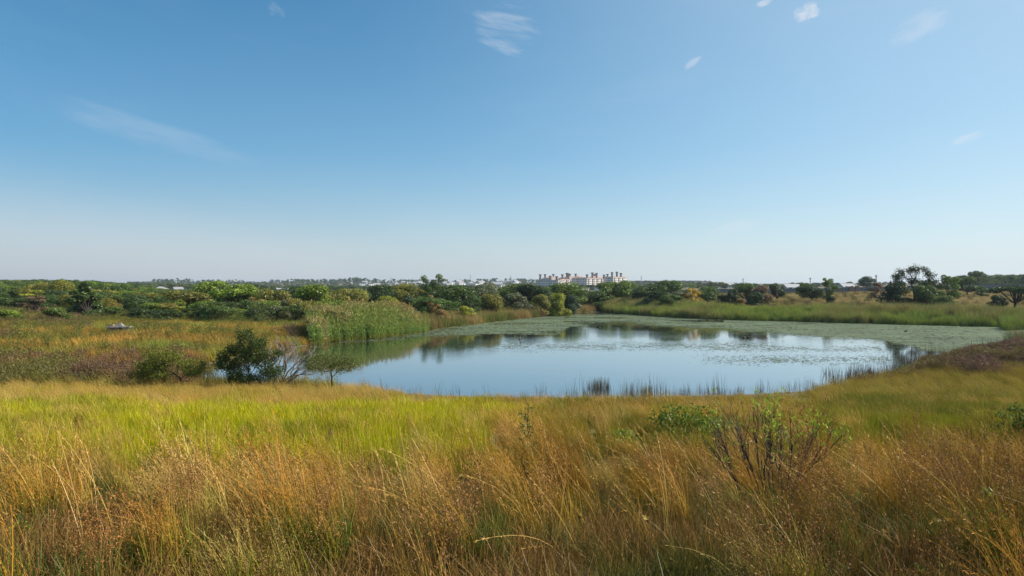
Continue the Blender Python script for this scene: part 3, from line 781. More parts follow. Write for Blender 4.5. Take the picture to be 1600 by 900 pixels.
# ------------------------------------------------------------------ trees
def crown_leaves(rng, blobs, n, ls, up=.35, shell=.55):
    """leaf-clump faces through the outer part of a set of ellipsoids"""
    B = np.array([b[:3] for b in blobs]); Rr = np.array([b[3:6] for b in blobs])
    w = (Rr[:, 0] * Rr[:, 1] + Rr[:, 0] * Rr[:, 2]); w = w / w.sum()
    bi = rng.choice(len(B), n, p=w)
    d = rng.normal(size=(n, 3)); d /= np.linalg.norm(d, axis=1, keepdims=True)
    rad = shell + (1.06 - shell) * rng.random(n) ** .6
    P = B[bi] + d * Rr[bi] * rad[:, None]
    N = d * .75 + np.array([0, 0, up]) + rng.normal(0, .55, (n, 3)); N /= np.linalg.norm(N, axis=1, keepdims=True)
    S = np.cross(N, rng.normal(size=(n, 3))); S /= np.linalg.norm(S, axis=1, keepdims=True); T = np.cross(N, S)
    s = ls * rng.uniform(.55, 1.35, n)[:, None]
    V = np.stack([P - S * s, P + T * s * .55 - N * s * .15, P + S * s, P - T * s * .55 - N * s * .15], 1).reshape(-1, 3)
    bv = rng.uniform(.8, 1.2, len(B))[bi]
    c = rng.uniform(.7, 1.3, n) * bv
    C = np.stack([c * rng.uniform(.88, 1.12, n), c, c * rng.uniform(.8, 1.2, n)], 1)
    return V, np.arange(n * 4).reshape(-1, 4), np.repeat(C, 4, 0)

def limb_mesh(name, paths, mat, n=5):
    V = []; Fq = []; o = 0
    for P, Rr in paths:
        v, f = tube_arrays(np.asarray(P, float), np.asarray(Rr, float), n); V.append(v); Fq.append(f + o); o += len(v)
    return mk_mesh(name, np.concatenate(V), np.concatenate(Fq), mat, smooth=True)

def limbs_to(rng, targets, base_h, r0):
    P0 = np.array([0, 0, -.06]); fork = np.array([rng.uniform(-.02, .02), rng.uniform(-.02, .02), base_h])
    paths = [([P0, fork * .5 + P0 * .5, fork], [r0 * 1.25, r0, r0 * .85])]
    for t in targets:
        t = np.asarray(t[:3]); m = fork * .45 + t * .55 + rng.normal(0, .03, 3) + np.array([0, 0, -.03])
        paths.append(([fork - np.array([0, 0, .02]), m, t], [r0 * .6, r0 * .38, r0 * .12]))
    return paths

def make_tree(kind, seed):
    """unit tree: height 1, crown about 1 wide; returns trunk mesh, crown mesh"""
    rng = np.random.default_rng(seed); bl = []
    n = 7200; ls = .0215; fork = .3; r0 = .022
    if kind == 'round':
        for i in range(17):
            a = rng.uniform(0, 6.28); h = rng.uniform(0, 1); rr = .34 * math.sqrt(max(0, 1 - (h * 1.7 - .75) ** 2 * .75)) * rng.uniform(.55, 1.05)
            s = rng.uniform(.13, .20); bl.append((rr * math.cos(a), rr * math.sin(a), .34 + h * .52, s, s, s * .78))
        fork = .24
    elif kind == 'bush':
        for i in range(17):
            a = rng.uniform(0, 6.28); h = rng.uniform(0, 1); rr = .37 * math.sqrt(max(.03, 1 - h ** 2)) * rng.uniform(.4, 1.05)
            s = rng.uniform(.13, .2); bl.append((rr * math.cos(a), rr * math.sin(a), .12 + h * .72, s, s, s * .9))
        fork = .1; n = 7600; ls = .024
    elif kind == 'cone':
        for i in range(26):
            h = rng.random() ** 1.3; a = rng.uniform(0, 6.28); rr = .40 * (1 - h) * rng.uniform(.4, 1.05)
            s = .15 * (1 - h * .62); bl.append((rr * math.cos(a), rr * math.sin(a), .1 + h * .82, s, s, s * .9))
        fork = .2; n = 7800
    elif kind == 'umbrella':
        for i in range(16):
            a = rng.uniform(0, 6.28); rr = .40 * math.sqrt(rng.random())
            s = rng.uniform(.10, .17); bl.append((rr * math.cos(a), rr * math.sin(a), .84 - rr * rng.uniform(.1, .55), s, s, s * .5))
        fork = .32; n = 6000; r0 = .026
    elif kind == 'spread':
        for i in range(20):
            a = rng.uniform(0, 6.28); rr = .40 * math.sqrt(rng.random()); h = rng.uniform(.3, .9) - rr * .3
            s = rng.uniform(.09, .17); bl.append((rr * math.cos(a), rr * math.sin(a), h, s * 1.15, s * 1.15, s * .55))
        fork = .2; n = 7000
    elif kind == 'airy':
        for i in range(22):
            h = rng.uniform(.22, .93); a = rng.uniform(0, 6.28); rr = .38 * math.sin(math.pi * min(1, (h - .05) ** .8)) * rng.uniform(.5, 1.1)
            s = rng.uniform(.07, .13); bl.append((rr * math.cos(a), rr * math.sin(a), h, s, s, s * .7))
        fork = .25; n = 4800; r0 = .018; ls = .02
    elif kind == 'crest':      # tall open tree with two flat tufts above the crown
        for x_, y_, z_, s in ((-.30, 0, .93, .12), (-.24, .05, .84, .12), (.26, 0, .95, .13), (.32, .05, .86, .12), (.05, 0, .80, .13), (-.1, 0, .66, .2), (.16, .1, .7, .2), (-.32, 0, .7, .15),
                              (.34, -.05, .62, .17), (0, 0, .5, .24), (-.25, 0, .45, .2), (.25, 0, .42, .22), (0, .15, .32, .2)):
            bl.append((x_, y_, z_, s, s, s * .5))
        fork = .2; n = 4800
    tops = max(b[2] + b[5] for b in bl); wid = max(max(abs(b[0]) + b[3], abs(b[1]) + b[4]) for b in bl) * 2
    V, Fq, C = crown_leaves(rng, bl, n, ls)
    V[:, 2] /= tops; V[:, :2] /= wid
    crown = (V, Fq, C)
    tg = [(b[0] / wid, b[1] / wid, b[2] / tops) for b in bl]
    paths = limbs_to(rng, tg, fork, r0)
    return paths, crown

KINDS = ('round', 'bush', 'cone', 'umbrella', 'spread', 'airy', 'crest')
PROTO = {}
for ki, kd in enumerate(KINDS):
    for v in range(2 if kd in ('cone', 'crest') else 4):
        paths, (V, Fq, C) = make_tree(kd, 300 + ki * 10 + v)
        PROTO[kd, v] = (limb_mesh('trunk', paths, M_BARK), mk_mesh('crown', V, Fq, M_LEAF, C), paths, (V, Fq, C))

# bare, twiggy shrubs
def grow(rng, p, d, L, r, depth, out, spread=.5, nch=(2, 4), up=.15, shrink=.68, wig=.12, tips=None):
    P = [np.array(p, float)]; d = np.array(d, float); d /= np.linalg.norm(d); n = 4
    for i in range(n):
        d = d + rng.normal(0, wig, 3) + np.array([0, 0, up * .25]); d /= np.linalg.norm(d)
        P.append(P[-1] + d * L / n)
    out.append((P, np.linspace(r, r * (.6 if depth else .3), n + 1)))
    if depth == 0:
        if tips is not None: tips.append((P[-1], d, P))
        return
    for c in range(rng.integers(*nch)):
        k = n if c == 0 else rng.integers(2, n + 1)
        a = rng.normal(size=3); a -= a.dot(d) * d; a /= np.linalg.norm(a) + 1e-9
        sp = spread * rng.uniform(.5, 1.25)
        grow(rng, P[k], d * math.cos(sp) + a * math.sin(sp) + np.array([0, 0, up]), L * shrink * rng.uniform(.75, 1.15), r * .6, depth - 1, out, spread, nch, up, shrink, wig, tips)

TINT = dict(bright=(.17, .235, .024), green=(.115, .165, .025), dark=(.052, .082, .022), olive=(.21, .20, .035), grey=(.15, .165, .08), lime=(.29, .30, .028),
            blue=(.055, .088, .04), brown=(.19, .125, .065), gold=(.50, .33, .03), mid=(.085, .13, .028), rust=(.30, .19, .06))

tree_rng = random.Random(8)
tree_no = 0
def tree(px, ytop, wpx, Y, kind, tint, label, group=None, cat='tree', name=None, v=None, sink=0.0):
    global tree_no
    tree_no += 1
    g = on_ground(px, Y); g.z -= sink
    h = max(zpix(ytop, Y) - g.z, .6); w = wpx * Y / F * 1.15
    nm = name or {'round': 'broadleaf_tree', 'bush': 'bush', 'cone': 'conical_tree', 'umbrella': 'flat_topped_tree', 'spread': 'acacia_tree', 'airy': 'feathery_tree', 'crest': 'open_crowned_tree'}[kind]
    t = thing(nm, label, cat, g, tree_rng.uniform(0, 6.28) if kind != 'crest' else 0, group)
    nv = 2 if kind in ('cone', 'crest') else 4
    tm, cm = PROTO[kind, (tree_no if v is None else v) % nv][:2]
    for nme, me in (('trunk', tm), ('crown', cm)):
        o = obj(nme, me, t); o.scale = (w * 1.06, w * 1.06, h)
        c = TINT[tint]; f = tree_rng.uniform(1.05, 1.35)
        o.color = (c[0] * f, c[1] * f, c[2] * f, 1)
    return t

LW = 'trees of the left wood'; MW = 'trees behind the far left shore'; RW = 'trees around the right field'
TREES = [
 # left of the picture
 (133, 446, 50, 106, 'cone', 'mid', 'tall conical dark green tree rising in front of the left wood', LW),
 (88, 482, 42, 92, 'bush', 'green', 'rounded olive-green bush left of the conical tree', LW, 'bush'),
 (10, 487, 44, 94, 'bush', 'bright', 'light green bush at the left edge of the picture', LW, 'bush'),
 (62, 512, 22, 80, 'bush', 'dark', 'small dark low bush below the rounded olive bush', LW, 'bush'),
 (238, 484, 60, 97, 'spread', 'dark', 'dark low spreading thorn bush right of the ruined brick base', LW, 'bush'),
 (262, 478, 40, 104, 'spread', 'bright', 'fresh green low acacia behind the dark spreading thorn bush', LW),
 (206, 461, 44, 135, 'umbrella', 'bright', 'pale green flat-topped acacia right of the conical tree', LW),
 (58, 468, 30, 118, 'airy', 'brown', 'greyish brown half-bare tree left of the conical tree', LW),
 (20, 470, 60, 135, 'round', 'mid', 'dark green crown behind the light green bush at the left edge', LW),
 (82, 459, 52, 150, 'spread', 'lime', 'yellow-green acacia crown above the brownish half-bare tree', LW),
 (168, 458, 46, 140, 'round', 'olive', 'olive rounded tree immediately right of the conical tree', LW),
 (240, 462, 46, 128, 'round', 'olive', 'olive crown above the dark spreading thorn bush', LW),
 (294, 459, 48, 112, 'round', 'olive', 'olive green rounded tree at the left foot of the big bright acacia', LW),
 (338, 445, 66, 122, 'spread', 'bright', 'big bright green acacia, highest crown of the left shore wood', LW),
 (377, 449, 40, 128, 'round', 'bright', 'green rounded tree just right of the big bright acacia', LW),
 (402, 450, 30, 132, 'round', 'dark', 'dark narrow crown between two paler trees, below the white gabled house', LW),
 (424, 457, 34, 122, 'round', 'olive', 'yellowish olive tree just left of the white gabled house', LW),
 (318, 487, 44, 102, 'bush', 'dark', 'dark green bush under the big bright acacia', LW, 'bush'),
 (366, 485, 62, 104, 'bush', 'bright', 'bright green bushy clump in front of the big acacia', LW, 'bush'),
 (429, 481, 40, 102, 'bush', 'grey', 'round grey-green bush behind the dead branches', LW, 'bush'),
 (400, 470, 36, 112, 'airy', 'rust', 'yellow-brown thin-leaved tree above the grey-green bush', LW),
 (457, 453, 42, 130, 'round', 'dark', 'dark green tree right of the white gabled house', LW),
 (457, 468, 42, 116, 'bush', 'grey', 'grey-green shrub below the dark tree by the white gabled house', LW, 'bush'),
 (503, 450, 54, 112, 'round', 'bright', 'large leafy green tree at the left end of the reed bed', LW),
 (480, 478, 36, 100, 'bush', 'olive', 'olive shrub at the foot of the large leafy tree by the reeds', LW, 'bush'),
 (497, 488, 26, 90, 'bush', 'bright', 'green bush against the left side of the reed bed', LW, 'bush'),
 # behind the reed bed and the far left shore
 (540, 456, 42, 122, 'round', 'olive', 'olive tree behind the left half of the reed bed', MW),
 (586, 451, 50, 132, 'round', 'dark', 'dark green tree rising behind the middle of the reed bed', MW),
 (606, 465, 40, 112, 'bush', 'lime', 'yellow-green round bush just above the reed bed', MW, 'bush'),
 (634, 448, 52, 138, 'round', 'olive', 'brownish olive rounded tree left of the tall open-crowned tree', MW),
 (641, 466, 36, 118, 'spread', 'dark', 'dark shaggy thorn tree at the right end of the reed bed', MW),
 (675, 434, 36, 136, 'crest', 'green', 'tall open-crowned tree with two flat tufts on top', MW),
 (670, 467, 30, 112, 'airy', 'rust', 'orange-brown thin tree below the tall open-crowned tree', MW),
 (705, 450, 54, 132, 'round', 'mid', 'broad dark green tree right of the tall open-crowned tree', MW),
 (744, 449, 36, 145, 'round', 'grey', 'grey-green tree right of the broad dark green tree', MW),
 (765, 447, 24, 155, 'airy', 'grey', 'greyish feathery crown poking above the far shore trees', MW),
 (768, 461, 44, 128, 'bush', 'olive', 'olive dome-shaped bush by the far left shore', MW, 'bush'),
 (740, 466, 16, 122, 'airy', 'mid', 'small thin tree on a pale stem left of the olive dome bush', MW),
 (726, 481, 26, 114, 'bush', 'lime', 'low yellow-green shrub on the far left shore', MW, 'bush'),
 (690, 486, 22, 106, 'bush', 'rust', 'rusty brown low shrub right of the reed bed', MW, 'bush'),
 (808, 449, 40, 165, 'round', 'green', 'green tree left of the apartment blocks, behind a grey-brown bush', MW),
 (808, 460, 36, 142, 'bush', 'grey', 'grey-brown dome bush on the far shore, left of the apartment blocks', MW, 'bush'),
 (840, 449, 36, 160, 'round', 'dark', 'dark tree under the left end of the apartment blocks', MW),
 (844, 463, 28, 146, 'bush', 'olive', 'small olive bush below the dark tree under the apartment blocks', MW, 'bush'),
 (871, 460, 32, 148, 'bush', 'lime', 'bright olive-green bush on the shore below the apartment blocks', MW, 'bush'),
 (883, 446, 44, 168, 'round', 'green', 'tall leafy green tree in front of the apartment blocks', MW),
 (894, 464, 28, 152, 'bush', 'blue', 'blue-green dark bush right of the bright olive shore bush', MW, 'bush'),
 (930, 458, 44, 178, 'bush', 'mid', 'broad dark bush in front of the white houses below the apartments', MW, 'bush'),
 (964, 444, 40, 190, 'round', 'green', 'green tree in front of the right end of the apartment blocks', MW),
 # right side
 (1002, 453, 40, 170, 'bush', 'dark', 'dark bush at the left end of the large dark thicket', RW, 'bush'),
 (1040, 437, 46, 172, 'round', 'mid', 'highest tree of the large dark thicket left of the golden-leaved bush', RW),
 (1028, 454, 60, 160, 'bush', 'dark', 'large dark thicket bush behind the far sedge', RW, 'bush'),
 (1062, 452, 38, 158, 'spread', 'grey', 'greyish thorn tree at the right end of the large dark thicket', RW),
 (1082, 450, 28, 156, 'airy', 'gold', 'golden-yellow leaved small tree among dark bushes', RW),
 (1106, 447, 30, 160, 'round', 'mid', 'rounded green tree just right of the golden-leaved tree', RW),
 (1128, 460, 24, 165, 'bush', 'dark', 'low dark bush between the rounded green tree and the dark clump', RW, 'bush'),
 (1144, 451, 24, 162, 'bush', 'dark', 'dark bush at the left side of the dark tree clump in the field', RW, 'bush'),
 (1165, 441, 36, 164, 'round', 'mid', 'tallest tree of the dark tree clump in the golden field', RW),
 (1190, 446, 34, 160, 'bush', 'brown', 'brownish dark bush at the right side of the dark tree clump', RW, 'bush'),
 (1158, 466, 20, 146, 'bush', 'rust', 'small brownish shrub in front of the dark tree clump', RW, 'bush'),
 (1214, 442, 22, 178, 'round', 'dark', 'narrow dark tree standing alone right of the dark tree clump', RW),
 (1257, 441, 24, 190, 'airy', 'mid', 'thin-crowned tree left of the pale tall tree in the field', RW),
 (1268, 446, 36, 176, 'round', 'dark', 'dark rounded tree casting shade in the golden field', RW),
 (1292, 434, 28, 178, 'airy', 'green', 'tall pale green feathery tree beside the dark rounded tree', RW),
 (1298, 462, 16, 164, 'bush', 'dark', 'small dark bush under the pale feathery tree', RW, 'bush'),
 (1355, 431, 26, 330, 'round', 'blue', 'round dark tree behind the grey wall', RW),
 (1367, 441, 24, 180, 'airy', 'brown', 'thin brownish tree in front of the grey wall', RW),
 (1402, 443, 50, 140, 'bush', 'dark', 'dark bush at the left foot of the big flat-topped acacia', RW, 'bush'),
 (1444, 444, 52, 138, 'bush', 'mid', 'leafy dark bush at the right foot of the big flat-topped acacia', RW, 'bush'),
 (1483, 429, 36, 140, 'airy', 'green', 'feathery green tree right of the big flat-topped acacia', RW),
 (1474, 461, 34, 134, 'bush', 'green', 'low green bush between the flat-topped acacia and the feathery tree', RW, 'bush'),
 (1511, 432, 32, 200, 'round', 'mid', 'dark rounded tree behind the feathery green tree', RW),
 (1524, 423, 22, 330, 'umbrella', 'mid', 'small umbrella-shaped tree on the skyline at the right', RW),
 (1535, 447, 18, 190, 'spread', 'mid', 'small thorn tree on the dry slope below the skyline umbrella tree', RW),
 (1585, 446, 66, 132, 'umbrella', 'dark', 'dark flat-topped thorn tree on a bare trunk at the right edge', RW),
 (1012, 448, 44, 176, 'round', 'mid', 'rounded dark tree in the left half of the large dark thicket', RW),
 (1048, 460, 50, 152, 'bush', 'mid', 'low wide bush at the right front of the large dark thicket', RW, 'bush'),
 (1180, 456, 40, 156, 'bush', 'dark', 'low dark bush at the front right of the dark tree clump', RW, 'bush'),
 (1557, 461, 26, 130, 'bush', 'dark', 'dark bush left of the thorn tree at the right edge', RW, 'bush'),
]
for T in TREES:
    T = list(T)
    if T[7] != RW: T[1] -= 3 if len(T) > 8 else 6; T[2] *= 1.2 if len(T) > 8 else 1.0 if T[4] == 'crest' else 1.42
    tree(*T[:7], group=T[7], cat=T[8] if len(T) > 8 else 'tree')

# the woods behind, seen as one mass
def wood_collection():
    c = bpy.data.collections.new('wood_tree')
    i = 0
    for kd in ('round', 'spread', 'umbrella', 'round', 'bush'):
        for v in (0, 1, 2):
            paths, (V, Fq, C) = PROTO[kd, v][2:]
            g = Geo(); k = np.arange(0, len(Fq), 2)
            g.add(V.reshape(-1, 4, 3)[k].reshape(-1, 3) * 1.0, np.arange(len(k) * 4).reshape(-1, 4), C.reshape(-1, 4, 3)[k].reshape(-1, 3))
            for P, Rr in paths[:5]:
                v_, f_ = tube_arrays(np.asarray(P), np.asarray(Rr), 4); g.add(v_, f_, np.array([.9, .7, .8]))
            c.objects.link(bpy.data.objects.new('wood_tree.%03d' % i, g.mesh('wood_tree', M_WOODLEAF))); i += 1
    return c
WOOD = wood_collection()

SKY_PX = [-300, 0, 100, 170, 225, 260, 600, 1010]; SKY_PY = [435, 437, 436, 440, 445, 451, 453, 454]   # where the wood's top line runs
def wood(name, pxr, Yr, n, h, w, tl, label, cat, seed, cut=None, cap=False):
    rng = np.random.default_rng(seed)
    x, y = field_pts(rng, n, pxr, Yr)
    if cut is not None:
        k = cut(x, y); x, y = x[k], y[k]
    n = len(x); hh = rng.uniform(*h, n)
    if name == 'skyline_trees': hh = hh * (.45 + .9 * fbm(x * .03, x * 0, 15, 3))
    if cap:
        top = EYE + (450 - np.interp(800 + F * x / y, SKY_PX, SKY_PY)) * y / F - ground_z(x, y)
        hh = np.maximum(np.minimum(hh, top * rng.uniform(.66, 1.04, n)), 1.5)
    ww = np.maximum(hh * rng.uniform(*w, n), (3.0 + np.clip(y - 150, 0, 300) * .016) * rng.uniform(.7, 1.3, n) if cap else 0)
    T = np.array([TINT[t] for t in tl])[rng.integers(0, len(tl), n)]
    scatter(name, WOOD, np.stack([x, y, ground_z(x, y) - .1], 1), jitter_rot(rng, n, 3.14, .03), np.stack([ww, ww, hh], 1), tints(rng, T * 1.25, n, .25, .1), label, cat, seed)

wood('front_thicket', (60, 530), (94, 155), 230, (2.0, 4.2), (1.0, 1.5), ('green', 'mid', 'dark', 'dark', 'olive', 'mid'), 'mixed green thicket filling in between the left shore trees', 'thicket', 48, lambda x, y: y > 90 + 25 * sstep(260, 60, 800 + F * x / y) + 14 * vnoise(x * .15, y * .1, 5), True)
wood('far_shore_thicket', (640, 1000), (100, 200), 380, (2.0, 4.4), (1.0, 1.5), ('green', 'mid', 'dark', 'dark', 'olive', 'mid'), 'mixed low thicket behind the far left shore', 'thicket', 49, lambda x, y: (pond_sd(x, y) > 4.5) & (x < 28), True)
wood('left_wood', (-190, 600), (148, 430), 1700, (4.2, 7.6), (1.0, 1.6), ('green', 'mid', 'mid', 'mid', 'dark', 'blue', 'green', 'olive'), 'dense green wood covering the low hill on the left', 'wood', 41, cap=True)
wood('shore_wood', (540, 1010), (172, 330), 420, (3.0, 4.9), (1.0, 1.5), ('green', 'mid', 'dark', 'olive', 'grey'), 'low green wood behind the far shore, below the suburb', 'wood', 42, cap=True)
wood('suburb_trees', (200, 1130), (420, 1600), 3200, (3.2, 6.0), (.9, 1.5), ('mid', 'dark', 'green', 'grey', 'blue'), 'dark trees scattered between the far white houses', 'trees', 43)
wood('skyline_trees', (240, 850), (1600, 1800), 900, (5, 12), (.5, 1.0), ('dark', 'blue', 'mid'), 'row of bluish dark trees along the far skyline ridge', 'trees', 44, lambda x, y: fbm(x * .02, y * .002, 7, 4) > .45)
wood('hill_trees', (990, 1110), (1280, 1500), 260, (5, 9), (.9, 1.5), ('dark', 'blue'), 'low dark tree line on the far ridge right of the apartments', 'trees', 45)
wood('right_hill_wood', (1490, 1760), (360, 560), 190, (3.0, 8.5), (1.0, 1.5), ('mid', 'dark', 'blue', 'green'), 'dark wood on the rise behind the wall at the right edge', 'wood', 46)
wood('field_edge_trees', (1130, 1520), (420, 800), 160, (3, 5.2), (1.0, 1.5), ('dark', 'mid', 'blue'), 'small dark trees along the skyline behind the grey wall', 'trees', 47)

# ------------------------------------------------------------------ trees and shrubs of the near shore
def colonize(rng, root, A, step, kill, iters=160, trunk=None, wig=.12, trop=(0, 0, .1)):
    """branch skeleton that grows towards the points A"""
    P = [np.array(root, float)]; par = [-1]
    for t in (trunk or []): P.append(np.array(t, float)); par.append(len(P) - 2)
    A = np.array(A); near = np.full(len(A), 1e9); ni = np.zeros(len(A), int); done = 0
    for it in range(iters):
        for j in range(done, len(P)):
            d = np.linalg.norm(A - P[j], axis=1); m = d < near; near[m] = d[m]; ni[m] = j
        done = len(P)
        alive = near > kill
        if not alive.any(): break
        new = []
        for j in np.unique(ni[alive]):
            v = A[alive & (ni == j)] - P[j]; v = (v / np.linalg.norm(v, axis=1, keepdims=True)).mean(0) + rng.normal(0, wig, 3) + np.array(trop)
            new.append((j, P[j] + v / (np.linalg.norm(v) + 1e-9) * step))
        for j, q in new: P.append(q); par.append(j)
    P = np.array(P); par = np.array(par); ch = np.zeros(len(P)); r = np.zeros(len(P))
    return P, par

def skeleton_mesh(name, P, par, tip, mat, n=5, power=2.3, rmax=1):
    N = len(P); acc = np.zeros(N); kids = np.zeros(N, int)
    for i in range(N - 1, 0, -1):
        if kids[i] == 0: acc[i] = tip ** power
        acc[par[i]] += acc[i]; kids[par[i]] += 1
    r = np.minimum(acc ** (1 / power), rmax)
    V = np.empty((N, n, 3)); ang = np.arange(n) * 2 * math.pi / n
    for i in range(N):
        T = P[i] - P[par[i]] if i else P[1] - P[0]
        a, b = frame_of(T)
        V[i] = P[i] + r[i] * (np.cos(ang)[:, None] * a + np.sin(ang)[:, None] * b)
    Fq = []
    for i in range(1, N):
        p = par[i]
        for k in range(n): Fq.append((p * n + k, p * n + (k + 1) % n, i * n + (k + 1) % n, i * n + k))
    return mk_mesh(name, V.reshape(-1, 3), np.array(Fq), mat, smooth=True), r, kids

def ellipsoid_pts(rng, E, n):
    out = []
    vol = np.array([e[3] * e[4] * e[5] for e in E]); vol = vol / vol.sum()
    for e, v in zip(E, vol):
        m = max(int(n * v), 4); d = rng.normal(size=(m, 3)); d /= np.linalg.norm(d, axis=1, keepdims=True)
        out.append(np.array(e[:3]) + d * np.array(e[3:]) * rng.random(m)[:, None] ** .42)
    return np.concatenate(out)

def sprigs(rng, P, per, ln, w, spreadr, up=.3):
    n = len(P) * per
    Q = np.repeat(P, per, 0) + rng.normal(0, spreadr, (n, 3))
    D = rng.normal(0, 1, (n, 3)) + np.array([0, 0, up])
    V, Fq = flecks(rng, Q, D, rng.uniform(.6, 1.3, n) * ln, w)
    c = rng.uniform(.65, 1.35, n); C = np.stack([c * rng.uniform(.85, 1.15, n), c, c * .9], 1)
    return V, Fq, np.repeat(C, 4, 0)

def thorn_tree(px, Y, E, n, seed, tint, label, trunk, tip=.006, per=5, leaf=(.085, .032, .06), frac=1.0, rmax=.12, name='thorn_tree', bark=None, step=.16):
    rng = np.random.default_rng(seed)
    g = on_ground(px, Y); t = thing(name, label, 'tree', g)
    A = ellipsoid_pts(rng, E, n)
    P, par = colonize(rng, (0, 0, -.15), A, step, step * 1.25, 120, trunk)
    me, r, kids = skeleton_mesh('trunk', P, par, tip, bark or M_BARK, 5, 2.2, rmax)
    obj('trunk', me, t)
    if per:
        tips = P[(r < tip * 2.6) & (rng.random(len(P)) < frac)]
        V, Fq, C = sprigs(rng, tips, per, *leaf)
        o = obj('crown', mk_mesh('crown', V, Fq, M_NEARLEAF, C), t); o.color = (*tint, 1)
    return t

SG = 'thorn trees on the near shore'
thorn_tree(285, 37.2, [(-1.6, 0, 1.5, .9, 1.0, .4), (-2.2, .1, 1.0, .7, .9, .3), (-.8, 0, 2.0, .9, .9, .36), (.0, .1, 1.6, .7, .8, .34), (.7, .1, 1.15, .75, .8, .3), (-1.0, -.2, 1.0, .8, .8, .3), (1.1, 0, 1.6, .4, .5, .2), (-1.7, 0, 2.1, .5, .6, .25)], 600, 501, (.19, .205, .032),
           'low wide olive-green thorn tree, leftmost of three on the near shore', [(0, 0, .2), (-.02, 0, .45)], per=26, leaf=(.12, .045, .11))['group'] = SG
thorn_tree(390, 37.2, [(.0, 0, 2.1, .75, .9, .55), (-.8, .1, 2.35, .55, .7, .4), (.55, -.2, 2.7, .5, .7, .38), (-.2, 0, 3.1, .5, .6, .32), (-1.2, 0, 1.5, .75, .8, .34), (-.5, -.2, 1.1, .8, .7, .26), (.75, 0, 1.75, .6, .7, .36), (1.2, .1, 1.15, .85, .8, .26), (1.5, 0, 2.2, .45, .5, .25), (-1.5, .2, 2.0, .4, .5, .2), (-.5, 0, .72, .9, .8, .22), (.6, 0, .75, .8, .7, .2)], 700, 502, (.075, .11, .025),
           'dense dark green thorn tree, tallest of three on the near shore', [(.02, 0, .25), (-.03, 0, .5)], per=26, leaf=(.13, .05, .10), rmax=.14)['group'] = SG
thorn_tree(518, 36.8, [(-.1, 0, 1.75, 1.5, 1.3, .42), (.75, 0, 1.55, 1.0, 1.0, .42), (-.85, 0, 1.45, .75, .8, .4)], 420, 503, (.13, .155, .035),
           'small umbrella-shaped thorn tree with dark bare limbs, rightmost of three on the near shore', [(.02, 0, .35), (0, 0, .7), (.02, 0, .95)], per=14, leaf=(.12, .04, .09), rmax=.085)['group'] = SG

big = thorn_tree(1428, 142, [(-3.4, 0, 6.6, 1.3, 1.6, .6), (-2.3, .5, 7.6, 1.2, 1.5, .5), (-.9, -.5, 7.9, 1.0, 1.5, .5), (.5, .3, 8.3, 1.1, 1.5, .5), (2.0, -.4, 8.0, 1.2, 1.5, .5), (3.4, .2, 7.0, 1.2, 1.6, .55),
           (4.1, 0, 5.8, .9, 1.4, .5), (-4.0, 0, 5.2, 1.0, 1.4, .6), (-2.5, .6, 4.6, 1.4, 1.6, .8), (2.6, -.6, 4.8, 1.5, 1.6, .8), (0, .5, 5.8, 1.6, 1.6, .6)], 480, 521, (.05, .068, .024),
           'big flat-topped acacia with open branching crown, tallest on the right', [(0, 0, .6), (.1, 0, 1.2)], tip=.03, per=22, leaf=(.30, .15, .26), rmax=.3, name='acacia_tree', step=.42)
big['group'] = RW

def bare_shrub(px, Y, stems, h, seed, mat, label, name='bare_shrub', lean=(0, 0), spread=.5, depth=4, r=.035, shrink=.66):
    rng = np.random.default_rng(seed); g = on_ground(px, Y); t = thing(name, label, 'shrub', g)
    for s in range(stems):
        out = []; a = rng.uniform(0, 6.28)
        grow(rng, (rng.normal(0, .12), rng.normal(0, .12), -.1), (math.cos(a) * .6 + lean[0], math.sin(a) * .6 + lean[1], 1), h * .42, r, depth, out, spread, (2, 4), .06, shrink, .16)
        obj('branch', limb_mesh('branch', out, mat, 4), t)
    return t
bare_shrub(436, 38.3, 11, 3.6, 511, M_BARKPALE, 'tangled grey dead branches right of the dense dark thorn tree', 'dead_shrub', (.5, .1), .62, 4, .05)
bare_shrub(408, 38.8, 3, 3.2, 512, M_BARKPALE, 'grey dead twigs sticking out above the dense dark thorn tree', 'dead_shrub', (-.2, 0), .5, 4, .035)
bare_shrub(468, 74, 8, 3.0, 513, M_STEM, 'leafless reddish brown shrub left of the tall reed bed', 'bare_shrub', (0, 0), .5, 4, .04)

# clumps standing in the water
def tuft_thing(px, py, wpx, hpx, n, tint, label, seed, name='rush_tuft', lean=.02, spread=.14, w=.014):
    x, Y = px2w(px, py); m = Y / F
    rng = np.random.default_rng(seed)
    t = thing(name, label, 'rushes', (x, Y, max(0, gz(x, Y))))
    g = Geo(); addblades(g, rng, (.8, .75, .7), (1, 1, .9), .35, n=n, rad=wpx * m * .5, h0=hpx * m * .45, h1=hpx * m, w=w, lean=lean, seg=4, spread=spread)
    me = g.mesh('stems', M_LEAF); o = obj('stems', me, t); o.color = (*tint, 1); o.location.z = -.05
    return t
tuft_thing(935, 607, 36, 21, 260, (.10, .09, .035), 'dark olive rush tuft standing alone in the water near the shore', 601)
tuft_thing(1012, 617, 18, 22, 130, (.30, .25, .05), 'yellowish rush tuft at the waterline right of the dark tuft', 602)
tuft_thing(1298, 585, 26, 20, 26, (.09, .07, .05), 'sparse crossing dark stems sticking out of the right water', 603, 'reed_stems', .0, .7, .025)
tuft_thing(1594, 540, 46, 34, 700, (.15, .18, .05), 'tall dark green rush clump at the right edge of the pond', 604, 'rush_clump', .03, .25, .016)
tuft_thing(1425, 584, 44, 16, 160, (.15, .22, .04), 'fresh green rush patch at the right end of the shore', 605, 'rush_patch', .03, .4, .025)

# ------------------------------------------------------------------ single plants in the meadow
def local(px, py, px0, Y, z0): return np.array([(px - px0) * Y / F, 0, zpix(py, Y) - z0])

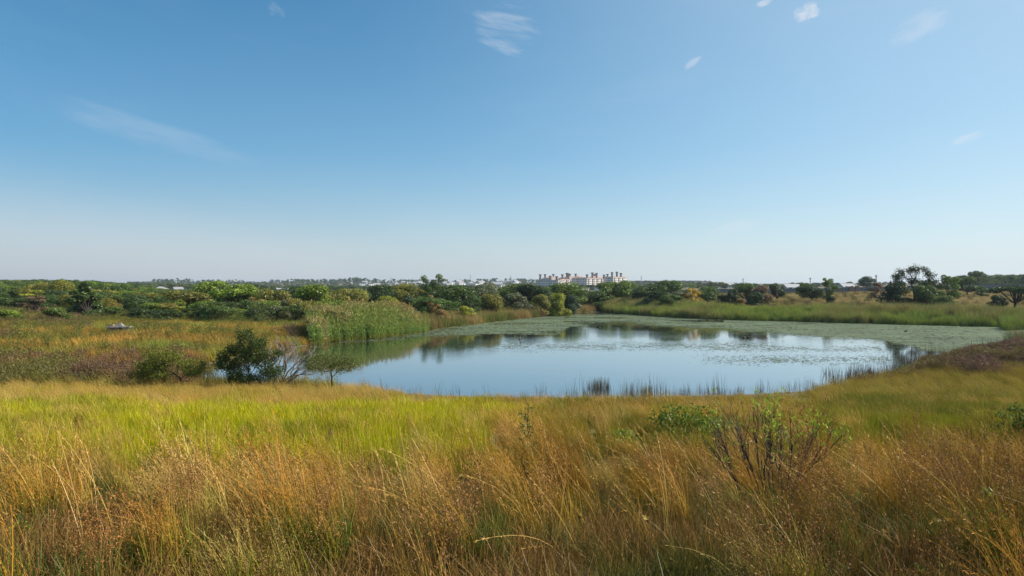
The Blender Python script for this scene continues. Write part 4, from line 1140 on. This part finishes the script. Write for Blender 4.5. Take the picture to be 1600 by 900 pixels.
def twiggy_bush():
    rng = np.random.default_rng(71); Y = 7.4; g = on_ground(1212, Y)
    t = thing('twiggy_bush', 'bare-stemmed twiggy bush with fresh green leaf tips on the right of the meadow', 'bush', g)
    spec = [(1176, 1122, 668, 0), (1178, 1150, 640, 0), (1180, 1168, 628, 0), (1208, 1180, 640, 0), (1212, 1200, 622, 1), (1222, 1208, 634, 1), (1226, 1232, 632, 1),
            (1228, 1252, 640, 1), (1232, 1274, 652, 1), (1232, 1296, 662, 1), (1204, 1192, 655, 0), (1226, 1244, 664, 1), (1180, 1140, 668, 0), (1216, 1218, 650, 1)]
    L = []; buds = []
    for b, tx, ty, leafy in spec:
        p0 = local(b, 800, 1212, Y, g.z) * np.array([.6, 1, 1]); p0[2] = -.05; p0[1] = rng.normal(0, .06)
        p1 = local(tx, ty, 1212, Y, g.z) * np.array([1.3, 1, 1]); p1[1] = rng.normal(0, .28)
        d = p1 - p0; ln = np.linalg.norm(d)
        k = np.linspace(0, 1, 7)[:, None]
        bow = np.array([rng.normal(0, .05), rng.normal(0, .05), 0])
        Pm = p0 + d * k * .68 + bow * np.sin(k * 3.14)
        out = [(Pm, np.linspace(.0085, .0055, 7))]; tips = []
        for f in range(10):
            kk = rng.integers(3, 7)
            a = d / ln + rng.normal(0, .22, 3); a[2] = abs(a[2])
            grow(rng, Pm[kk], a, ln * .24 * rng.uniform(.7, 1.2), .004, 1, out, .38, (2, 4), .12, .7, .08, tips)
        obj('stem', limb_mesh('stem', out, M_STEM, 4), t)
        for tp, dd, PP in tips:
            for q in PP[3:]: (L if leafy and tp[2] > .85 and rng.random() < .34 else buds).append(q)
            if not leafy and rng.random() < .22: L.append(tp)
    L = np.array(L); V, Fq, C = sprigs(rng, L, 5, .052, .018, .016, .8)
    o = obj('leaves', mk_mesh('leaves', V, Fq, M_NEARLEAF, C), t); o.color = (.34, .43, .05, 1); o['kind'] = 'stuff'
    B = np.array(buds)[::2]; V, Fq, C = sprigs(rng, B, 3, .014, .009, .006)
    o = obj('buds', mk_mesh('buds', V, Fq, M_NEARLEAF, C), t); o.color = (.07, .045, .03, 1); o['kind'] = 'stuff'
twiggy_bush()

def leafy_bush(px, Y, ytop, wpx, n, tint, label, seed, ls=.04):
    rng = np.random.default_rng(seed); g = on_ground(px, Y); h = zpix(ytop, Y) - g.z; w = wpx * Y / F
    t = thing('leafy_bush', label, 'bush', g); bl = []
    for i in range(18):
        a = rng.uniform(0, 6.28); rr = w * .42 * math.sqrt(rng.random()); s = rng.uniform(.12, .2) * w
        bl.append((rr * math.cos(a), rr * math.sin(a), h * (.4 + .45 * rng.random()) * (1 - .5 * (rr / w)), s, s, s * .7))
    out = []
    for b in bl: out.append(([np.array([0, 0, -.05]), np.array(b[:3]) * .5 + rng.normal(0, .04, 3), np.array(b[:3])], [.014, .010, .004]))
    obj('stems', limb_mesh('stems', out, M_STEM, 4), t)
    V, Fq, C = crown_leaves(rng, bl, n, ls, .5, .4)
    o = obj('crown', mk_mesh('crown', V, Fq, M_NEARLEAF, C), t); o.color = (*tint, 1)
leafy_bush(1078, 16.5, 628, 130, 2800, (.17, .22, .025), 'bright green leafy bush in the grass left of the twiggy bush', 81, .042)
leafy_bush(1592, 15, 616, 70, 900, (.17, .21, .03), 'pale green leafy bush at the right edge of the meadow', 82, .045)
leafy_bush(1392, 25, 645, 60, 800, (.17, .21, .03), 'small olive bush in the grass left of the right edge bush', 83, .05)
leafy_bush(972, 15, 668, 70, 900, (.20, .27, .03), 'low green bush in the golden grass left of the bright leafy bush', 84, .035)

def weed(px, Y, ytop, label, seed, style='leafy', tint=(.15, .19, .04), stems=1, spread=.1):
    rng = np.random.default_rng(seed); g = on_ground(px, Y); h = zpix(ytop, Y) - g.z
    t = thing({'leafy': 'leafy_weed', 'cone': 'seeding_weed', 'flower': 'flowering_weed', 'dry': 'dry_stalk'}[style], label, 'plant', g)
    LV = []; FV = []
    for s in range(stems):
        d = np.array([rng.normal(0, spread), rng.normal(0, spread), 1.0]); hh = h * rng.uniform(.8, 1) if s else h
        k = np.linspace(0, 1, 7)[:, None]; P = np.array([rng.normal(0, .03), rng.normal(0, .03), -.03]) + d * hh * k + rng.normal(0, .008, (7, 3)) * k
        paths = [(P, np.linspace(.007, .003, 7))]
        if style == 'dry':
            for b in range(5): grow(rng, P[rng.integers(3, 7)], d + rng.normal(0, .35, 3), hh * .2, .003, 1, paths, .4, (1, 3), .1, .7, .1)
        if style in ('leafy', 'flower'):
            for b in range(7):
                j = rng.integers(3, 6); a = rng.uniform(0, 6.28); e = P[j] + np.array([math.cos(a) * .10, math.sin(a) * .10, .12]) * rng.uniform(.6, 1.4) * min(1.2, h)
                paths.append(([P[j], (P[j] + e) / 2 + np.array([0, 0, .01]), e], [.003, .0025, .002])); LV.append(np.linspace(P[j], e, 5)[1:]); FV.append(e[None])
            LV.append(np.repeat(P[2:], 3, 0)); FV.append(P[-1:])
        if style == 'cone':
            f = rng.random(150) ** .7; LV.append(P[-1] - d * f[:, None] * .32 * hh + rng.normal(0, 1, (150, 3)) * (f[:, None] * .06 + .006) * np.array([1, 1, .3]))
        obj('stem', limb_mesh('stem', paths, M_STEM, 4), t)
    if LV:
        V, Fq, C = sprigs(rng, np.concatenate(LV), 4 if style != 'cone' else 2, .055 if style != 'cone' else .03, .02 if style != 'cone' else .008, .02 if style != 'cone' else .01, .4)
        o = obj('leaves' if style != 'cone' else 'seed_head', mk_mesh('leaves', V, Fq, M_NEARLEAF, C), t); o.color = (*tint, 1); o['kind'] = 'stuff'
    if style == 'flower':
        V, Fq, C = sprigs(rng, np.concatenate(FV), 26, .016, .012, .022, 1)
        o = obj('flowers', mk_mesh('flowers', V, Fq, M_NEARLEAF, C), t); o.color = (.62, .55, .04, 1); o['kind'] = 'stuff'
weed(828, 9.5, 636, 'tall leafy weed with a bushy top in the middle of the meadow', 91, 'leafy', (.16, .18, .045))
weed(308, 12.5, 683, 'small dark leafy weed on the left side of the lime grass', 92, 'leafy', (.13, .16, .04))
weed(416, 12, 690, 'slim green weed between the dark leafy weed and the brown cone weed', 93, 'leafy', (.20, .23, .05))
weed(511, 12, 667, 'brown cone-topped seeding weed in front of the lime grass', 94, 'cone', (.20, .15, .08))
weed(506, 6.2, 752, 'pair of dark dry upright stalks in the centre left foreground', 95, 'dry', stems=2, spread=.03)
weed(45, 4.9, 818, 'yellow-flowered leafy weed in the bottom left corner', 96, 'flower', (.11, .16, .04), 5, .22)
weed(982, 8.6, 716, 'green herb with pale dots in the middle right foreground', 97, 'leafy', (.26, .30, .10), 3, .12)
weed(1372, 8, 702, 'leaning dark dry stalk right of the twiggy bush', 98, 'dry', stems=1, spread=.3)
weed(1420, 7.4, 724, 'upright thin dry stalk in the right foreground', 99, 'dry', stems=1, spread=.04)
weed(757, 5.6, 820, 'small yellow-flowered weed in the bottom centre', 89, 'flower', (.12, .16, .04), 1, .08)
weed(1352, 6.6, 772, 'short green weed below the leaning dry stalk', 88, 'leafy', (.14, .2, .05), 2, .1)

# ------------------------------------------------------------------ buildings of the far suburb
def plain(name, c, rough=.8, var=.08, scale=.6):
    return noise_mat(name, tuple(v * (1 - var) for v in c), tuple(min(v * (1 + var), .9) for v in c), scale, rough)
M_WHITE = plain('white_plaster', (.78, .77, .74)); M_CREAM = plain('cream_plaster', (.78, .70, .63)); M_PINK = plain('pink_plaster', (.72, .56, .50))
M_TERRA = plain('terracotta_tiles', (.46, .27, .20)); M_DKBROWN = plain('brown_concrete', (.085, .07, .068)); M_GLASS = noise_mat('window_glass', (.03, .04, .05), (.06, .075, .09), 2, .15)
M_GREYROOF = plain('grey_roof', (.30, .30, .31)); M_PALEROOF = plain('pale_metal_roof', (.42, .42, .43), .7); M_STEEL = plain('galvanised_steel', (.25, .26, .28), .5)
M_PANEL = noise_mat('precast_panel', (.11, .125, .145), (.17, .185, .205), 1.5, .9); M_BRICK = noise_mat('brown_brick', (.20, .12, .085), (.30, .19, .14), 6, .9)
M_CONC = noise_mat('weathered_concrete', (.19, .165, .14), (.33, .295, .26), 3, .9, .3)

WIN = {}
def window_mesh(w, h):
    if (w, h) not in WIN:
        mb = MB(); mb.box(-w / 2, w / 2, -.07, .1, 0, h); o = mb.build('window', M_GLASS); WIN[w, h] = o.data; bpy.data.objects.remove(o)
    return WIN[w, h]

BAYS = {}
def bay_mesh(h, mat):
    if (round(h, 2), mat.name) not in BAYS:
        mb = MB(); mb.box(-1.9, 1.9, -1.1, .1, -8, h); o = mb.build('bay', mat); BAYS[round(h, 2), mat.name] = o.data; bpy.data.objects.remove(o)
    return BAYS[round(h, 2), mat.name]

def block(px, Y, a, b, ytop, label, towers, hip=False, rot=45, wall=None, bays=True):
    x = at(px, Y); g = gz(x, Y); z1 = zpix(ytop, Y); H = z1 - g
    t = thing('apartment_block', label, 'building', (x, Y, g), R(rot), 'apartment blocks on the far rise')
    mb = MB(); mb.box(0, a, 0, b, -8, H); mb.build('wall', wall or M_CREAM, t)
    if hip:
        m2 = MB(); m2.hip(-.5, a + .5, -.5, b + .5, H + .003, 3.2); m2.build('roof', M_TERRA, t)
    else:
        m2 = MB(); m2.box(-.35, a + .35, -.35, b + .35, H + .003, H + .9); m2.build('roof', M_TERRA if bays else M_PINK, t)
    nf = max(3, int(H / 3.0)); fh = (H - .4) / nf
    for face, ln in ((0, a), (1, b)):
        n = max(1, int(ln / 3.6)); sp = ln / n
        for i in range(n):
            p = sp * (i + .5)
            bay = bays and i % 3 == 1
            loc = (p, 0, 0) if face == 0 else (0, p, 0); rz = 0 if face == 0 else -math.pi / 2
            off = 0.0
            if bay:
                o = obj('bay', bay_mesh(H - .6, M_PINK if (i // 3) % 2 else M_CREAM), t, loc); o.rotation_euler.z = rz; off = 1.1
            for f in range(nf):
                w = obj('window', window_mesh(2.2 if bay else 1.5, 1.5), t)
                w.location = (p, -off, f * fh + .9) if face == 0 else (-off, p, f * fh + .9); w.rotation_euler.z = rz
    for (fx, fy, hh) in towers:
        tw = MB(); tw.box(fx * a - 1.1, fx * a + 1.1, fy * b - 1.1, fy * b + 1.1, H + .2, H + hh)
        o = tw.build('stair_tower', M_DKBROWN, t)
        cp = MB(); cp.box(fx * a - 1.8, fx * a + 1.8, fy * b - 1.8, fy * b + 1.8, H + hh + .003, H + hh + 1.6, .25); cp.build('tower_cap', M_DKBROWN, o)
    return t

block(872, 1080, 9, 46, 438, 'long apartment block with shaded blue-grey front, leftmost of the estate', [(.5, .92, 8.5), (.5, .45, 6), (.5, .15, 5)])
block(876, 1120, 34, 10, 436.5, 'pink-fronted apartment block right of the long shaded one', [(.3, .5, 7), (.75, .5, 9.0)])
block(917, 1100, 42, 31, 434.5, 'large corner apartment block in the middle of the estate', [(.12, .12, 4.5), (.62, .3, 8), (.98, .4, 7.5)])
block(958, 1090, 37, 15, 433, 'beige apartment block at the right end of the estate', [(.2, .5, 6.5), (.55, .5, 7.5), (.85, .5, 5.5)], wall=M_CREAM)
block(862, 1190, 24, 22, 434.5, 'red-roofed block behind the long shaded apartment block', [(.1, .8, 5.5), (.7, .5, 6)], True, bays=False)
block(889, 1200, 26, 24, 434, 'red-roofed block behind the pink-fronted apartment block', [(.1, .3, 7), (.75, .6, 6)], True, bays=False)
block(928, 1180, 24, 16, 434, 'red-roofed block rising behind the large corner block', [(.5, .5, 5)], True, bays=False)
block(905, 1215, 26, 24, 433.5, 'red-roofed block behind the gap left of the corner block', [(.3, .6, 5.5)], True, bays=False)
block(951, 1205, 22, 18, 434, 'red-roofed block behind the narrow apartment block', [(.4, .5, 5.5)], True, bays=False)
block(947, 1140, 10, 16, 436, 'narrow apartment block between the corner block and the beige one', [(.5, .5, 6)], wall=M_PINK)

def house(px, Y, w, d, h, rot, label, group=None, roof='flat', name='house', rm=None, wallm=None, zoff=0):
    x = at(px, Y); g = gz(x, Y) + zoff
    t = thing(name, label, 'house', (x, Y, g), rot, group)
    mb = MB(); mb.box(-w / 2, w / 2, -d / 2, d / 2, -3, h); mb.build('wall', wallm or M_WHITE, t)
    r = MB()
    if roof == 'flat': r.box(-w / 2 - .2, w / 2 + .2, -d / 2 - .2, d / 2 + .2, h + .003, h + .4)
    elif roof == 'hip': r.hip(-w / 2 - .5, w / 2 + .5, -d / 2 - .5, d / 2 + .5, h + .003, min(w, d) * .28)
    else:
        e = .35
        r.add([(-w / 2 - e, -d / 2 - e, h), (w / 2 + e, -d / 2 - e, h), (w / 2 + e, d / 2 + e, h), (-w / 2 - e, d / 2 + e, h), (-w / 2 - e, 0, h + d * .3), (w / 2 + e, 0, h + d * .3)],
              [(0, 1, 5, 4), (2, 3, 4, 5), (1, 2, 5), (3, 0, 4), (3, 2, 1, 0)])
    r.build('roof', rm or M_GREYROOF, t)
    n = max(2, int(w / 4))
    for f in range(1 if h < 4 else 2):
        for i in range(n):
            o = obj('window', window_mesh(1.5, 1.5), t, (-w / 2 + w / n * (i + .5), -d / 2, .9 + f * 3))
    return t

rh = random.Random(77); placed = []
HG = 'small white houses of the far suburb'
for i in range(400):
    if len(placed) >= 52: break
    px = rh.choice([rh.uniform(700, 800), rh.uniform(540, 830), rh.uniform(560, 700)]); Y = rh.uniform(1150, 1520)
    x = at(px, Y)
    if any(abs(x - q[0]) < 17 and abs(Y - q[1]) < 26 for q in placed): continue
    big_ = 690 < px < 800
    placed.append((x, Y, px, rh.uniform(10, 20 if big_ else 14), rh.uniform(8, 11), rh.choice([3.4, 6.2, 6.4]) if big_ else rh.choice([3.2, 3.4, 6.0]), R(rh.uniform(20, 65)), rh.choice(['flat', 'flat', 'hip', 'gable'])))
AREAS = ((560, 'far off left of the reeds'), (655, 'far off above the reeds'), (700, 'behind the open-crowned tree'), (760, 'under the ridge mast'), (900, 'left of the estate'))
ORD = ('leftmost', 'second from left', 'third from left', 'fourth from left', 'fifth from left', 'sixth from left', 'seventh from left', 'eighth from left', 'ninth from left', 'tenth from left', 'eleventh from left', 'twelfth from left')
seen = {}
for x, Y, px, w, d, h, rz, rf in sorted(placed, key=lambda q: q[2]):
    area = next(a for lim, a in AREAS if px < lim)
    kind = ('tall' if h > 5 else 'low') + ' white ' + {'flat': 'flat-roofed', 'hip': 'hip-roofed', 'gable': 'gabled'}[rf] + ' house'
    k = seen.get((area, kind), 0); seen[area, kind] = k + 1
    house(px, Y, w, d, h, rz, '%s %s, %s of its kind' % (kind, area, ORD[min(k, 11)]), HG, rf)
house(441, 330, 5.6, 5.0, 2.9, R(40), 'white gabled house showing between the trees of the left wood', roof='gable')
house(910, 420, 6.6, 5.0, 3.4, R(35), 'white house below the middle of the apartment estate, left of two', roof='flat')
house(939, 430, 6.4, 5.0, 4.0, R(40), 'white house below the apartment estate, right of two', roof='flat')
house(224, 290, 3.6, 3.4, 2.6, R(35), 'white house peeping through at the right end of the left hill', roof='flat')
house(251, 300, 5.2, 4.0, 2.6, R(45), 'pale house beside the gap right of the left hill', roof='hip')
house(278, 300, 3.4, 3.4, 2.8, R(40), 'small white house above the olive trees left of the big bright acacia', roof='gable')
house(787, 760, 15, 7, 5.5, R(45), 'grey and cream house at the left of the apartment estate', roof='flat', wallm=M_CREAM)
house(1098, 880, 24, 12, 3.4, R(12), 'long low brown-roofed shed on the far field right of the estate', roof='gable', name='shed', rm=M_DKBROWN, wallm=M_CREAM)
house(1140, 700, 26, 10, 3.0, R(5), 'long low pale-roofed shed behind the dark tree clump', roof='gable', name='shed', rm=M_PALEROOF, wallm=M_CREAM)
house(1236, 360, 8, 6, 2.2, R(8), 'white-roofed low building behind the grey wall, left part', roof='gable', name='shed', rm=M_PALEROOF)
house(1322, 380, 7, 6, 2.0, R(8), 'pale-roofed low building behind the grey wall, near the brick piers', roof='gable', name='shed', rm=M_PALEROOF)
house(1000, 1050, 18, 9, 3.5, R(30), 'low white building right of the apartment estate', roof='flat', name='shed', rm=M_PALEROOF)

def mast(px, ytop, Y, label, w=1.6):
    x = at(px, Y); g = gz(x, Y); h = zpix(ytop, Y) - g
    t = thing('lattice_mast', label, 'mast', (x, Y, g), .4, 'masts on the far skyline')
    for sx_, sy_ in ((1, 1), (1, -1), (-1, -1), (-1, 1)):
        mb = MB(); mb.tube([(sx_ * w * .5, sy_ * w * .5, -1), (sx_ * .15, sy_ * .15, h)], [.16, .12], 4); mb.build('leg', M_STEEL, t)
    mb = MB(); n = 8
    for i in range(n):
        k0, k1 = i / n, (i + 1) / n; r0 = w * .5 * (1 - k0) + .15 * k0; r1 = w * .5 * (1 - k1) + .15 * k1
        for s in ((1, 1, 1, -1), (1, -1, -1, -1), (-1, -1, -1, 1), (-1, 1, 1, 1)): mb.tube([(s[0] * r0, s[1] * r0, k0 * h), (s[2] * r1, s[3] * r1, k1 * h)], [.07, .07], 3)
    mb.build('bracing', M_STEEL, t)
    for zz in (.9, .97):
        mb = MB(); mb.box(-.9, .9, -.25, .25, h * zz, h * zz + .9); mb.build('antenna', M_STEEL, t)
mast(735, 430, 1650, 'thin mast on the tree-topped ridge left of the estate', 2.4)
mast(611, 434, 1500, 'thin mast on the skyline above the reed bed', 2)
mast(798, 431, 1400, 'thin mast just left of the apartment estate', 2)
mast(1002, 432, 1300, 'thin mast on the skyline right of the apartment estate', 2)
mast(1161, 436, 900, 'short mast above the dark tree clump in the field', 1.6)
mast(1266, 435, 700, 'short mast behind the pale feathery tree', 1.4)
mast(1369, 431, 600, 'mast on the skyline left of the big flat-topped acacia', 1.6)
mast(459, 439, 1200, 'thin mast on the skyline right of the white gabled house', 1.8)

# grey precast wall behind the golden field
def long_wall():
    Y = 272.0; x0 = at(1104, Y); n = 36; L = 3.9
    t = thing('precast_wall', 'long grey precast panel wall along the back of the golden field', 'wall', (x0, Y, 0))
    mb = MB(); mb.box(.13, L - .13, -.05, .05, -1.5, 2.5); p = mb.build('panel', M_PANEL); pm = p.data; bpy.data.objects.remove(p)
    mb = MB(); mb.box(-.14, .14, -.13, .13, -1.5, 2.72, .02); p = mb.build('post', M_CONC); qm = p.data; bpy.data.objects.remove(p)
    for i in range(n + 1):
        z = gz(x0 + i * L, Y)
        obj('post', qm, t, (i * L, 0, z))
        if i < n: obj('panel', pm, t, (i * L, 0, gz(x0 + (i + .5) * L, Y)))
    for px in (1329, 1339):
        xx = at(px, Y) - x0; mb = MB(); mb.box(xx - .75, xx + .75, -.6, .5, gz(x0 + xx, Y) - 1.5, gz(x0 + xx, Y) + 3.0, .03); mb.build('pier', M_BRICK, t)
long_wall()

# ------------------------------------------------------------------ small things on the banks
def ruin():
    g = on_ground(186, 76); g.z += .38; t = thing('brick_ruin', 'low broken brick and concrete base with a slab top on the left bank', 'ruin', g, .12)
    mb = MB(); mb.box(-1.1, -.35, -.5, .5, -.9, .50, .03); mb.build('brick_base', M_BRICK, t)
    mb = MB(); mb.box(-.35, .15, -.5, .5, -.9, .46, .02); mb.build('brick_base', M_BRICK, t)
    mb = MB(); mb.box(.52, 1.15, -.5, .5, -.9, .50, .03); mb.build('brick_base', M_CONC, t)
    mb = MB(); mb.box(-1.2, 1.3, -.62, .6, .503, .63, .03); mb.build('slab', M_CONC, t)
    rng = np.random.default_rng(4)
    mb = MB()
    V = [(-.35, -.3, .633), (.5, -.32, .633), (.55, .3, .633), (-.3, .32, .633), (-.1, -.1, .98), (.22, -.12, 1.04), (.2, .15, .96), (-.08, .12, .9)]
    mb.add(V, [(3, 2, 1, 0), (4, 5, 6, 7), (0, 1, 5, 4), (1, 2, 6, 5), (2, 3, 7, 6), (3, 0, 4, 7)]); mb.build('rubble_block', M_CONC, t)
    mb = MB(); mb.box(-1.05, -.5, -.3, .2, .633, .86, .06); mb.build('rubble_block', M_BRICK, t)
ruin()

def sand_patch(px, Y, w, d, seed, name):
    rng = np.random.default_rng(seed); x0 = at(px, Y); n = 26; V = []; Fq = []
    rings = 7
    for i in range(rings + 1):
        for k in range(n):
            a = 2 * math.pi * k / n; rr = i / rings * (1 + .28 * math.sin(a * 3 + seed) + .12 * math.sin(a * 7))
            x, y = x0 + w * .5 * rr * math.cos(a), Y + d * .5 * rr * math.sin(a)
            V.append((x, y, gz(x, y) + .03 + .5 * max(0, 1 - (i / rings) ** 2)))
    for i in range(rings):
        for k in range(n): Fq.append((i * n + k, i * n + (k + 1) % n, (i + 1) * n + (k + 1) % n, (i + 1) * n + k))
    tag(obj(name, mk_mesh(name, V, np.array(Fq), M_SAND, smooth=True)), None, None, kind='structure')
sand_patch(928, 186, 6.5, 9, 3, 'sandy_bank')
sand_patch(312, 86, 2.6, 3.5, 5, 'sandy_ground')

def bird(px, py, label, seed, upright=False, size=1.0, rz=None):
    x, Y = px2w(px, py)
    sp = [(-.24, .10, .008), (-.19, .095, .035), (-.11, .075, .068), (0, .06, .088), (.09, .075, .078), (.145, .12, .045), (.165, .175, .034), (.178, .215, .036), (.205, .232, .038), (.24, .228, .024), (.262, .222, .013), (.30, .214, .004)]
    if upright: sp = [(-.26, .06, .01), (-.18, .06, .04), (-.08, .06, .075), (.02, .07, .085), (.10, .12, .065), (.14, .22, .04), (.15, .33, .032), (.165, .42, .034), (.20, .455, .038), (.235, .455, .022), (.26, .452, .012), (.33, .445, .004)]
    P = np.array([(a, 0, b) for a, b, c in sp]) * size; Rr = np.array([c for a, b, c in sp]) * size
    rng = np.random.default_rng(seed)
    V, Fq = tube_arrays(P, Rr, 10)
    V[:, 1] *= 1.15
    o = obj('water_bird', mk_mesh('water_bird', V, Fq, M_DKBIRD, smooth=True), None, (x, Y, .0)); o.rotation_euler.z = rng.uniform(0, 6.28) if rz is None else rz
    tag(o, label, 'bird', 'water birds on the pond')
M_DKBIRD = noise_mat('dark_feathers', (.012, .012, .014), (.035, .033, .032), 14, .6)
bird(1163, 528.5, 'dark water bird swimming on the open water, left of a pair', 1, size=1.25, rz=.4)
bird(1169.5, 528, 'dark water bird swimming on the open water, right of a pair', 2, size=1.25, rz=.1)
bird(812, 530, 'dark long-necked water bird swimming alone left of the middle of the pond', 3, True, 1.3, rz=1.2)
bird(934, 511.5, 'small dark water bird in the bright gap in the floating weed', 4, size=1.1)
bird(1415, 518.5, 'small dark water bird on the floating weed at the right', 5, size=1.1)
